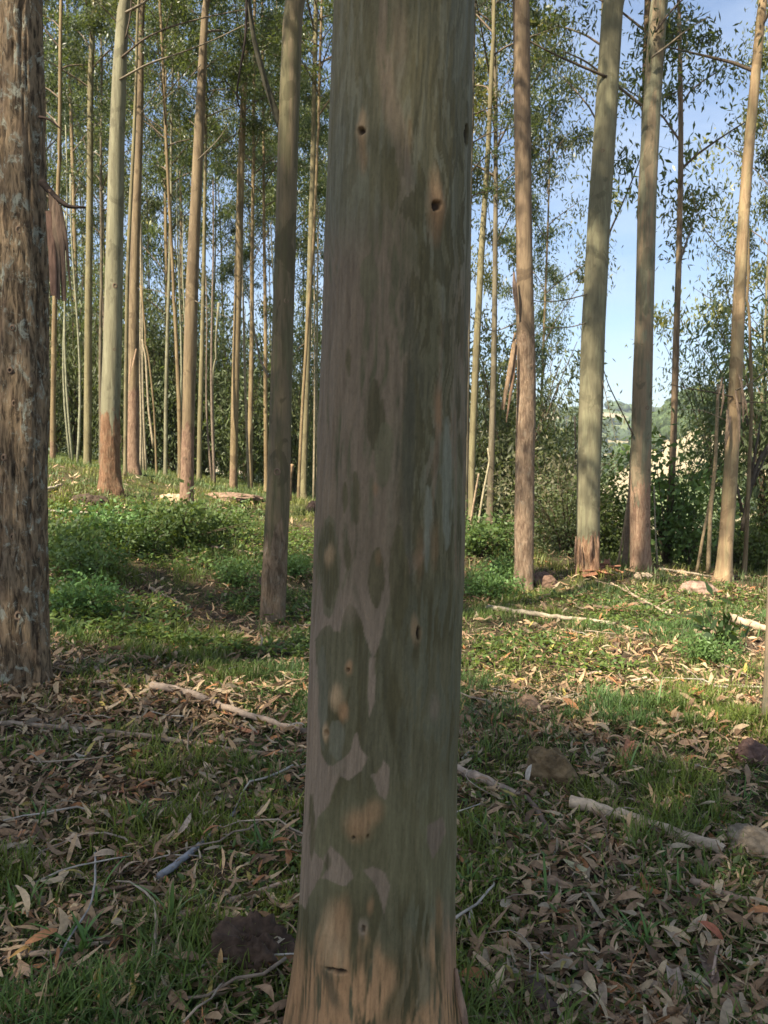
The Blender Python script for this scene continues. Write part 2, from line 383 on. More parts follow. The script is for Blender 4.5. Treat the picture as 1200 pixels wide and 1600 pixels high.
def smooth_path(keys, ts):
    keys = np.array(keys, float); ts = np.asarray(ts); out = []
    for k in range(1, keys.shape[1]): out.append(np.interp(ts, keys[:, 0], keys[:, k]))
    return out
def trunk_axis(D, pts):
    """pts: [(px,py,width_px)] from base to top -> arrays z, x, r   (axis stays in the plane y = D)"""
    z, x, r = [], [], []
    for px, py, w in pts:
        p = P(px, py, D); z.append(p[2]); x.append(p[0]); r.append(w/2*pxscale(px, py, D))
    return np.array(z), np.array(x), np.array(r)
def trunk_mesh(name, D, pts, top, roughz, mat, seed, n=28, dz=.06, flare=.35, bump=.03, rwid=.25, tip=.03, ly=0.0, fiss=0, dzhi=.35):
    rng = np.random.RandomState(seed); z, x, r = trunk_axis(D, pts); zb = z[0]
    zs = np.concatenate([np.arange(zb-.25, z[-1], dz), np.arange(z[-1], zb+top, dzhi)])
    sl = (x[-1]-x[-2])/(z[-1]-z[-2]); xx = np.interp(zs, z, x); hi = zs > z[-1]; xx[hi] = x[-1]+sl*(zs[hi]-z[-1])*.8
    k = 9 if len(pts) > 2 else 1
    rr = np.interp(zs, z, r); rr[hi] = lerp(r[-1], tip, (zs[hi]-z[-1])/(zb+top-z[-1]))
    low = zs < z[0]; rr[low] = r[0]*1.02
    xs_ = np.convolve(np.pad(xx, 6, mode='reflect', reflect_type='odd'), np.ones(13)/13, 'valid'); xx = np.where(hi, xx, xs_)
    rr = rr*(1+flare*np.exp(-np.maximum(zs-zb, 0)/.14))
    yy = D+ly*(zs-zb) + .02*np.sin(zs*1.3+seed)
    a = np.arange(n)*2*math.pi/n; No = Noise2(seed+100)
    ca, sa = np.cos(a)[None], np.sin(a)[None]; Zc = zs[:, None]
    h = zs-zb
    ro = 1-sstep(roughz-rwid, roughz+rwid, h)
    if roughz <= 0: ro = ro*0
    lob = 1+.16*np.exp(-np.maximum(h, 0)/.2)[:, None]*np.sin(a*4+seed)[None]
    nz = (No.fbm(ca*3+Zc*.9, sa*3+Zc*.7, 3)-.5)*2*bump
    nzr = (No.fbm(ca*5+Zc*1.5+40, sa*5+Zc*9, 3)-.5)*2*bump*2.2*ro[:, None]
    Rr = rr[:, None]*(lob+nz+nzr)
    if fiss:
        fi = No.fbm(a[None]*7+3*No(Zc*1.4, a[None]*0+3), Zc*1.6+a[None]*0, 4); Rr = Rr*(1-fiss*sstep(.5, .38, fi)+fiss*.5*No.fbm(a[None]*9+50, Zc*9, 3))
    V = np.stack([xx[:, None]+Rr*ca, yy[:, None]+Rr*sa, Zc+0*ca], -1)
    m = len(zs); i = np.arange(m-1)[:, None]*n; j = np.arange(n)[None]; Q = np.stack([i+j, i+(j+1) % n, i+n+(j+1) % n, i+n+j], -1).reshape(-1, 4)
    org = np.array([x[0], D, zb])
    me = mesh_np(name, V.reshape(-1, 3)-org, [Q, np.array([np.arange(n)+(m-1)*n])], attrs={'rough': np.repeat(ro, n)}, mats=[mat])
    ax_ = lambda hh: np.array([np.interp(hh+zb, zs, xx), np.interp(hh+zb, zs, yy), hh+zb])-org
    rad = lambda hh: float(np.interp(hh+zb, zs, rr))
    return me, org, ax_, rad

def put_crown(root, me, ax_, h, top, scale=(1, 1, 1), rot=0.0, HC=8.5):
    o = obj('crown', me, root); a = ax_(h); c = ax_(min(top-.3, h+4)); d = Vector(c-a).normalized()
    q = Vector((0, 0, 1)).rotation_difference(d); o.rotation_mode = 'QUATERNION'; o.rotation_quaternion = q @ Quaternion((0, 0, 1), rot)
    o.location = a; o.scale = scale; return o
def knot(root, ax_, rad, h, az, s, mats, name='knot'):
    """a raised branch scar with a dark core, modelled as a small ring and a pit"""
    a = ax_(h); d = np.array([math.cos(az), math.sin(az), 0]); c = a+d*rad(h)*.97
    k = 10; t = np.arange(k)*2*math.pi/k; U = np.array([-d[1], d[0], 0]); W = np.array([0, 0, 1.])
    A = Acc(); rings = []
    for rr, dep, cl in ((1.6, -.25, .8), (1.15, .22, 1), (.75, .25, .8), (.5, -.3, .15)):
        rings.append((c+d*dep*s+(np.cos(t)[:, None]*U+np.sin(t)[:, None]*W*1.15)*rr*s, cl))
    Vv = np.concatenate([r for r, _ in rings]); i = np.arange(3)[:, None]*k; j = np.arange(k)[None]
    Qd = np.stack([i+j, i+(j+1) % k, i+k+(j+1) % k, i+k+j], -1).reshape(-1, 4)
    A.add(Vv, [Qd, np.array([np.arange(k)+3*k])], np.concatenate([np.full((k, 3), cl)*np.array([.22, .15, .10]) for _, cl in rings]))
    return obj(name, A.mesh(name, mats), root)
def branch(root, path, r0, r1, name='branch', col=(.17, .13, .09), n=6, seed=1, mat=None):
    rng = np.random.RandomState(seed); path = np.array(path, float); k = max(8, 4*len(path)); s = np.linspace(0, len(path)-1, k)
    pp = np.stack([np.interp(s, range(len(path)), path[:, q]) for q in range(3)], 1)
    for _ in range(2): pp[1:-1] = (pp[:-2]+pp[1:-1]*2+pp[2:])/4
    v, f = tube(pp, np.linspace(r0, r1, k), n, True, .15, rng); A = Acc(); A.add(v, f, col)
    return obj(name, A.mesh(name, [mat or m_wood]), root)
m_wood = mat_col('dead_wood', nscale=18, stretch=(1, 1, 1), amt=.45, bd=.003)
def ribbon(root, pts, widths, name='loose_bark', col=(.30, .20, .13), seed=1, fringe=0, mat=None, thick=.0015):
    """hanging strip of bark with a curled section and thickness"""
    rng = np.random.RandomState(seed); pts = np.array(pts, float); k = 10; s = np.linspace(0, len(pts)-1, k)
    pp = np.stack([np.interp(s, range(len(pts)), pts[:, q]) for q in range(3)], 1); w = np.interp(s, range(len(widths)), widths)
    c = np.linspace(-1, 1, 5); Vt = []
    for sgn in (1, -1):
        for q in range(k):
            tw = .25*math.sin(q*.7+seed)
            for u in c:
                Vt.append(pp[q]+np.array([math.cos(tw)*u*w[q]/2, math.sin(tw)*u*w[q]/2-(1-u*u)*w[q]*.13-sgn*thick, (rng.rand()-.5)*w[q]*.3 if q == k-1 else 0]))
    Vt = np.array(Vt); fs = []
    for q in range(k-1):
        for u in range(4):
            a = q*5+u; fs.append([a, a+1, a+6, a+5]); bb = a+k*5; fs.append([bb+5, bb+6, bb+1, bb])
        fs.append([q*5, q*5+5, k*5+q*5+5, k*5+q*5]); fs.append([q*5+4, k*5+q*5+4, k*5+q*5+9, q*5+9])
    A = Acc(); A.add(Vt, [np.array(fs)], col); return obj(name, A.mesh(name, [mat or m_strip]), root)
m_strip = mat_col('bark_strip', nscale=25, stretch=(3, 3, .5), amt=.5, trans=.05)

# ------------------------------------------------------------------ the large gum tree in front
def main_tree():
    D = 1.62
    kp = [(0, 631, 219), (400, 620.5, 227), (800, 609.5, 233), (1100, 600, 236), (1200, 596, 236), (1300, 592.5, 240), (1400, 589.5, 243), (1500, 585.5, 253), (1560, 584.5, 262), (1600, 584, 268), (1680, 583.5, 285)]
    pys = np.linspace(-40, 1690, 900); cx = np.interp(pys, [k[0] for k in kp], [k[1] for k in kp]); w = np.interp(pys, [k[0] for k in kp], [k[2] for k in kp])
    ker = np.ones(41)/41; cx = np.convolve(np.pad(cx, 20, mode='reflect', reflect_type='odd'), ker, 'valid'); w = np.convolve(np.pad(w, 20, mode='reflect', reflect_type='odd'), ker, 'valid')
    ctr = np.array([P(a, b_, D) for a, b_ in zip(cx, pys)])
    sc = np.array([pxscale(a, b_, D) for a, b_ in zip(cx, pys)])
    R = w/2*sc*.995
    # angles: dense on the camera side
    tf = np.linspace(-1, 1, 190); front = -math.pi/2 + tf*math.pi*.52; back = np.linspace(front[-1], front[0]+2*math.pi, 42)[1:-1]
    a = np.concatenate([front, back]); n = len(a)
    No = Noise2(77); No2 = Noise2(78)
    PY = np.repeat(pys[:, None], n, 1); PX = cx[:, None] + w[:, None]/2*np.cos(a)[None]    # the photo pixel of each vertex on the camera side
    ang = (a+math.pi/2)[None]*np.ones((len(pys), 1))
    CT = math.cos(PITCH); ST = math.sin(PITCH)
    wxp = ctr[:, 0][:, None]+R[:, None]*np.cos(a)[None]; wyp = ctr[:, 1][:, None]+R[:, None]*np.sin(a)[None]; wzp = ctr[:, 2][:, None]-CAMZ+0*wxp
    dep = wyp*CT-wzp*ST; PX = 600+F*wxp/dep; PY = 800-F*(wyp*ST+wzp*CT)/dep
    U = ang*118                 # arc length in photo pixels, seamless enough away from the back
    wx = PX + 4*(No.fbm(U/22, PY/60)-.5)*2 + 2.5*(No.fbm(U/6+9, PY/18)-.5)*2; wy = PY + 7*(No2.fbm(U/18, PY/70)-.5)*2
    st1 = No.fbm(U/17+5*(No2(U/60, PY/260)), PY/230+4, 4); st2 = No2.fbm(U/8+2.6*No(U/30, PY/70), PY/62+1.2*No2(U/25, PY/90), 4); st3 = No.fbm(U/2.6, PY/60, 3); fine = No2.fbm(U/1.3, PY/9, 2); st1 = (st1-.5)*1.7+.5; st2 = (st2-.5)*1.75+.5
    pink = np.array([.198, .153, .112]); green = np.array([.140, .128, .080]); olive = np.array([.100, .088, .048]); grey = np.array([.165, .160, .118]); orange = np.array([.36, .215, .12]); tan = np.array([.44, .30, .18]); dark = np.array([.085, .08, .055])
    def mixc(c, col, m): return c + (np.asarray(col)-c)*m[..., None]
    shp = PX.shape; c = np.ones(shp+(3,))*green
    # upper and middle region: pinkish brown left, streaked green and grey right
    c = mixc(c, grey*1.1, sstep(.47, .58, st1)*.7)
    pm = sstep(300, 430, wy)*sstep(655, 600, wx+40*(st1-.5))*(1-sstep(960, 1100, wy))
    pm = np.maximum(pm, sstep(20, 5, np.abs(wx-(600+.09*wy)+8*np.sin(wy/60)))*sstep(430, 230, wy)*.85)
    pm = np.maximum(pm, sstep(28, 12, np.abs(wx-618-8*np.sin(wy/90)))*sstep(250, 420, wy)*(1-sstep(620, 720, wy)))
    pm = np.maximum(pm, sstep(690, 722, wx)*sstep(350, 480, wy)*(1-sstep(640, 760, wy))*.7)
    pm = pm*sstep(.2, .42, st2*.6+st1*.4+.08)
    c = mixc(c, pink, pm)
    # right half dark streaks
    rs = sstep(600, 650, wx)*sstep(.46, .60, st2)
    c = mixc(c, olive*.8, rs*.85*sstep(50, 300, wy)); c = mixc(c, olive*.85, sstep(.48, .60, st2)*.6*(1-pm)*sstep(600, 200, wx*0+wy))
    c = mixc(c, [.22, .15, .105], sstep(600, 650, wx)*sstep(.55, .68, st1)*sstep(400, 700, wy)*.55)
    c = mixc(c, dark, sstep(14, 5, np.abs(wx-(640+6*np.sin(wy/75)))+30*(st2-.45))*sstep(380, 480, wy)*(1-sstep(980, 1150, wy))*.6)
    # lower region: olive ground colour
    lw = sstep(930, 985, wy+.35*(wx-560)) ; lowc = np.ones(shp+(3,))*olive
    lowc = mixc(lowc, green*1.05, sstep(.42, .6, st1)*.8); lowc = mixc(lowc, [.15, .15, .105], sstep(600, 660, wx)*sstep(.45, .62, st2)*.75); lowc = mixc(lowc, dark, sstep(.55, .7, st2)*.4*(1-sstep(1250, 1400, wy)))
    lowc = mixc(lowc, [.175, .160, .095], sstep(1180, 1300, wy)*(1-sstep(1370, 1440, wy))*.7)
    c = c + (lowc-c)*lw[..., None]
    def inpoly(poly, soft=1.1):
        pl = np.array(poly, float); ins = np.zeros(shp, bool); dmin = np.full(shp, 1e9)
        for q in range(len(pl)):
            x1, y1 = pl[q]; x2, y2 = pl[(q+1) % len(pl)]
            cond = ((y1 > wy) != (y2 > wy)) & (wx < (x2-x1)*(wy-y1)/(y2-y1+1e-9)+x1); ins ^= cond
            dx, dy = x2-x1, y2-y1; t = np.clip(((wx-x1)*dx+(wy-y1)*dy)/(dx*dx+dy*dy+1e-9), 0, 1)
            dmin = np.minimum(dmin, np.hypot(wx-x1-t*dx, wy-y1-t*dy))
        sd = np.where(ins, -dmin, dmin); return sstep(soft, -soft, sd)
    frontm = (np.abs(ang) < math.pi*.5)*1.0
    pinkL = np.array([.250, .194, .150])
    for poly in (
        [(470, 900), (486, 1010), (500, 985), (515, 975), (530, 992), (538, 955), (546, 942), (556, 950), (566, 985), (576, 1012), (581, 1032), (598, 992), (607, 950), (622, 880), (610, 840), (540, 860)],
        [(577, 1028), (585, 1030), (586, 1065), (584, 1095), (578, 1118), (574, 1090), (575, 1050)],
        [(440, 1000), (494, 1000), (499, 1090), (502, 1180), (520, 1197), (545, 1182), (558, 1142), (564, 1168), (575, 1180), (565, 1205), (545, 1222), (530, 1215), (520, 1235), (511, 1260), (497, 1275), (491, 1300), (492, 1330), (506, 1345), (502, 1372), (482, 1400), (476, 1418), (440, 1400)],
        [(578, 1207), (590, 1212), (600, 1190), (608, 1200), (607, 1235), (600, 1252), (592, 1248), (583, 1225)],
        [(518, 1319), (532, 1340), (546, 1362), (551, 1375), (540, 1385), (520, 1380), (503, 1374), (513, 1355), (505, 1340)],
        [(565, 1362), (580, 1354), (600, 1365), (610, 1385), (600, 1428), (590, 1395), (578, 1372)],
        [(668, 1290), (692, 1275), (697, 1300), (686, 1322), (675, 1345), (666, 1320)]):
        c = mixc(c, pinkL*(1 if poly[0][0] != 668 else .85), inpoly(poly)*frontm*sstep(850, 985, wy))
    def lens(x0, y0, y1, wd, col, st=.85, soft=2.0, curve=0):
        t = np.clip((wy-y0)/(y1-y0), 0, 1); hw = wd/2*(.55+.9*np.clip(st2, 0, 1))*np.sin(math.pi*np.clip(t, 0, 1))**.55; m = sstep(soft, -soft, np.abs(wx-x0-curve*np.sin(math.pi*t))-hw)*(wy > y0)*(wy < y1)
        return mixc(c, col, m*st*frontm)
    for L_ in ((575, 395, 480, 30, green), (545, 543, 588, 8, olive), (585, 590, 705, 28, olive*.9), (600, 660, 760, 30, green), (538, 752, 802, 9, olive), (556, 733, 818, 15, olive), (581, 745, 812, 9, green), (513, 805, 965, 40, green), (513, 815, 950, 30, olive),
               (542, 840, 893, 8, olive), (588, 855, 950, 26, olive), (622, 820, 985, 26, olive), (640, 560, 800, 18, dark), (655, 250, 420, 16, olive), (612, 230, 330, 16, olive), (697, 650, 860, 18, np.array([.20, .205, .165])), (668, 760, 900, 14, np.array([.20, .20, .16])),
               (536, 995, 1100, 30, green), (505, 1010, 1175, 16, grey*.9), (527, 1120, 1190, 22, grey), (487, 1240, 1345, 9, olive), (512, 1330, 1362, 8, olive)):
        c = lens(*L_)
    def blob(x0, y0, rx, ry, col, st=.9, pw=1.0):
        d = np.hypot((wx-x0)/rx, (wy-y0)/ry); return mixc(c, col, sstep(1.15, .25, d)**pw*st*frontm)
    for B_ in ((515, 868, 10, 22, tan, .6), (545, 1043, 6, 16, orange, .8), (528, 1088, 15, 24, tan, .75), (538, 1112, 10, 20, orange, .8), (512, 1143, 8, 20, tan, .75), (560, 1290, 28, 34, orange, .75), (583, 1270, 18, 26, orange, .6), (530, 1200, 14, 20, grey, .2),
               (523, 1462, 26, 62, tan, .9), (535, 1440, 18, 50, orange, .7), (528, 1500, 26, 30, tan, .8), (568, 1450, 9, 20, pinkL, .8), (578, 1415, 7, 22, orange, .6), (650, 985, 9, 32, tan*.75, .7), (678, 1105, 10, 30, pinkL*.9, .6), (685, 1430, 9, 40, orange, .4),
               (680, 318, 17, 44, orange, .75), (678, 285, 11, 34, tan*.85, .5), (679, 355, 13, 40, orange*.7, .5), (567, 205, 11, 26, tan*.8, .7), (567, 240, 10, 36, orange*.75, .45), (567, 185, 8, 22, tan*.9, .5), (683, 640, 9, 48, orange*.8, .7), (588, 762, 7, 14, orange*.8, .5), (590, 872, 7, 16, orange*.7, .5), (680, 850, 8, 50, orange*.8, .35), (655, 870, 9, 60, orange*.7, .35), (640, 210, 6, 40, tan*.7, .35), (625, 60, 16, 90, pink, .5)):
        c = blob(*B_)
    # warm base with torn fibres
    bm = sstep(1440, 1550, wy+60*(st2-.5)+45*(st1-.5)+.0*(wx))*sstep(.36, .56, st2*.5+st3*.5+.08); bm = bm*(1-.8*sstep(45, 20, np.abs(wx-632+20*np.sin(wy/25)))*(1-sstep(1570, 1640, wy))); c = mixc(c, orange*1.15, bm*.95)
    em = sstep(675, 708, wx)*sstep(1380, 1500, wy)*sstep(.3, .6, st2); c = mixc(c, [.27, .17, .12], em*.8); em = sstep(480, 462, wx)*sstep(1440, 1500, wy); c = mixc(c, orange*.9, em*.6)
    c = mixc(c, dark, sstep(12, 3, np.abs(wx-512-(wy-1520)*.28))*sstep(1500, 1525, wy)*sstep(1590, 1560, wy)*.7)
    # grain
    c = c*np.array([1.14, 1.07, .92])*(1+.26*(st3-.5)[..., None]*2)*(1+.12*(fine-.5)[..., None]*2)*(1+.22*(st2-.5)[..., None])
    # relief: peeled patches lie lower, knots bulge
    lum = c.mean(2); rel = (st1-.5)*.004+(st3-.5)*.0016+(st2-.5)*.002
    for x0, y0, rx, ry, hh in ((528, 1500, 34, 46, .010), (560, 1290, 34, 30, .006), (532, 1100, 22, 34, .005), (512, 1143, 12, 20, .004), (680, 322, 20, 26, .006), (567, 207, 16, 20, .005), (568, 1450, 10, 14, .003), (515, 870, 14, 20, .003), (545, 1045, 9, 14, .003)):
        d2 = ((PX-x0)/rx)**2+((PY-y0)/ry)**2; rel = rel+hh*np.exp(-d2)*frontm
    pits = ((567, 206, 5.5, 6.5), (680, 322, 6.5, 8), (654, 990, 2.4, 10), (520, 1511, 9, 2.6), (534, 1514, 9, 4), (568, 1451, 3, 5), (553, 1308, 2, 2.5), (574, 1306, 1.5, 3), (545, 1046, 2, 3), (512, 1145, 2.5, 5), (729, 212, 2.5, 16))
    for x0, y0, rx, ry in pits:
        d = np.hypot((PX-x0)/rx, (PY-y0)/ry)+.5*(fine-.5); mm = sstep(1.25, .7, d)*frontm; rel = rel-.010*mm; c = mixc(c, [.02, .012, .008], mm*.92*(1 if (x0, y0) not in ((545, 1046), (512, 1145), (568, 1451), (553, 1307), (574, 1306)) else .4))
    lob = .012*np.cos(ang*5+1.0)*sstep(1420, 1700, PY)+.006*np.cos(ang*9)*sstep(1500, 1700, PY)
    RR = R[:, None]+rel+lob*1.0
    V = np.stack([ctr[:, 0][:, None]+RR*np.cos(a)[None], ctr[:, 1][:, None]+RR*np.sin(a)[None], ctr[:, 2][:, None]+0*ang], -1)
    V = V[::-1]; c = c[::-1]     # bottom to top
    # extension above the frame
    zt = V[-1, 0, 2]; ext = np.linspace(.15, 17, 60); sl = (ctr[0]-ctr[200])/(ctr[0][2]-ctr[200][2]); Vx = []
    for e in ext:
        f_ = 1-.82*e/17; Vx.append(np.stack([ctr[0][0]+sl[0]*e+(V[-1, :, 0]-ctr[0][0])*f_, ctr[0][1]+0*e+(V[-1, :, 1]-ctr[0][1])*f_, np.full(n, zt+e)], -1))
    V = np.concatenate([V, np.array(Vx)]); c = np.concatenate([c, np.repeat(c[-1:], len(ext), 0)])
    m = len(V); i = np.arange(m-1)[:, None]*n; j = np.arange(n)[None]; Q = np.stack([i+j, i+(j+1) % n, i+n+(j+1) % n, i+n+j], -1).reshape(-1, 4)
    mt, nt, out = newmat('gum_bark'); b = NB(nt); tcn = b('TexCoord').outputs['Object']
    s1 = b.noise(b.vmap(tcn, (420, 420, 26)), 1, 4, .6); s2 = b.noise(b.vmap(tcn, (110, 110, 60)), 1, 5, .7); col = b.attr('Col').outputs['Color']
    col = b.mix(b.rng(s1, .3, .7, 0, .16), col, b.mix(1.0, col, (.62, .62, .6), 'MULTIPLY')); col = b.mix(b.rng(s2, .45, .8, 0, .22), col, b.mix(1.0, col, (1.3, 1.28, 1.25), 'MULTIPLY'))
    s3 = b.noise(b.vmap(tcn, (300, 300, 150)), 1, 5, .75); s4 = b.noise(b.vmap(tcn, (60, 60, 22)), 1, 6, .7, .8)
    col = b.mix(b.rng(s3, .48, .70, 0, .45), col, b.mix(1.0, col, (.60, .60, .58), 'MULTIPLY')); col = b.mix(b.rng(s4, .56, .68, 0, .40), col, b.mix(1.0, col, (.62, .66, .60), 'MULTIPLY')); col = b.mix(b.rng(s4, .42, .30, 0, .35), col, b.mix(1.0, col, (1.3, 1.22, 1.15), 'MULTIPLY'))
    b.link(b.pbsdf(col, .74, .2, b.mix(.5, s4, s3), .6, .003), out.inputs[0])
    org = np.array([ctr[-1][0], D, Hf(ctr[-1][0], D)])
    root = empty('gum_tree', org, 'thick smooth-barked gum trunk filling the centre foreground, mottled olive and pink with knot holes', 'tree')
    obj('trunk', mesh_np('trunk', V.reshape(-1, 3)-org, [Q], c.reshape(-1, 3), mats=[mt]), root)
    cr = obj('crown', crS[0], root); cr.location = np.array([ctr[0][0]+sl[0]*10, D, zt+10.5])-org; cr.scale = (1.1, 1.1, 1.1)
    # flakes of loose bark at the foot
    for (px, py, w_, h_, s_) in ((712, 1545, .014, .09, 3), (718, 1575, .018, .08, 4), (456, 1560, .016, .10, 5), (460, 1500, .010, .07, 6)):
        p0 = P(px, py, D-.06); side = 1 if px > 600 else -1
        if px > 600: ribbon(root, [p0-org+np.array([0, 0, h_/2]), p0-org+np.array([side*.006, -.01, 0]), p0-org+np.array([side*.014, -.02, -h_/2])], [w_*.5, w_, w_*.6], 'bark_flake', (.33, .21, .14), s_)
main_tree()

HAZE = .00024
hv, hf = np.array([(x_, y_, z_) for x_ in (-2700, 2700) for y_ in (-700, 3400) for z_ in (-75, 150)], float), np.array([(0, 1, 3, 2), (4, 6, 7, 5), (0, 4, 5, 1), (2, 3, 7, 6), (0, 2, 6, 4), (1, 5, 7, 3)])
if HAZE:
    m_haze, nt, out = newmat('thin_haze'); b = NB(nt); pv = b('VolumePrincipled'); pv.inputs['Color'].default_value = (.80, .88, 1, 1); pv.inputs['Density'].default_value = HAZE; pv.inputs['Anisotropy'].default_value = .2; b.link(pv.outputs[0], out.inputs['Volume'])
    obj('haze', mesh_np('haze', hv, [hf], smooth=False, mats=[m_haze]), kind='stuff')

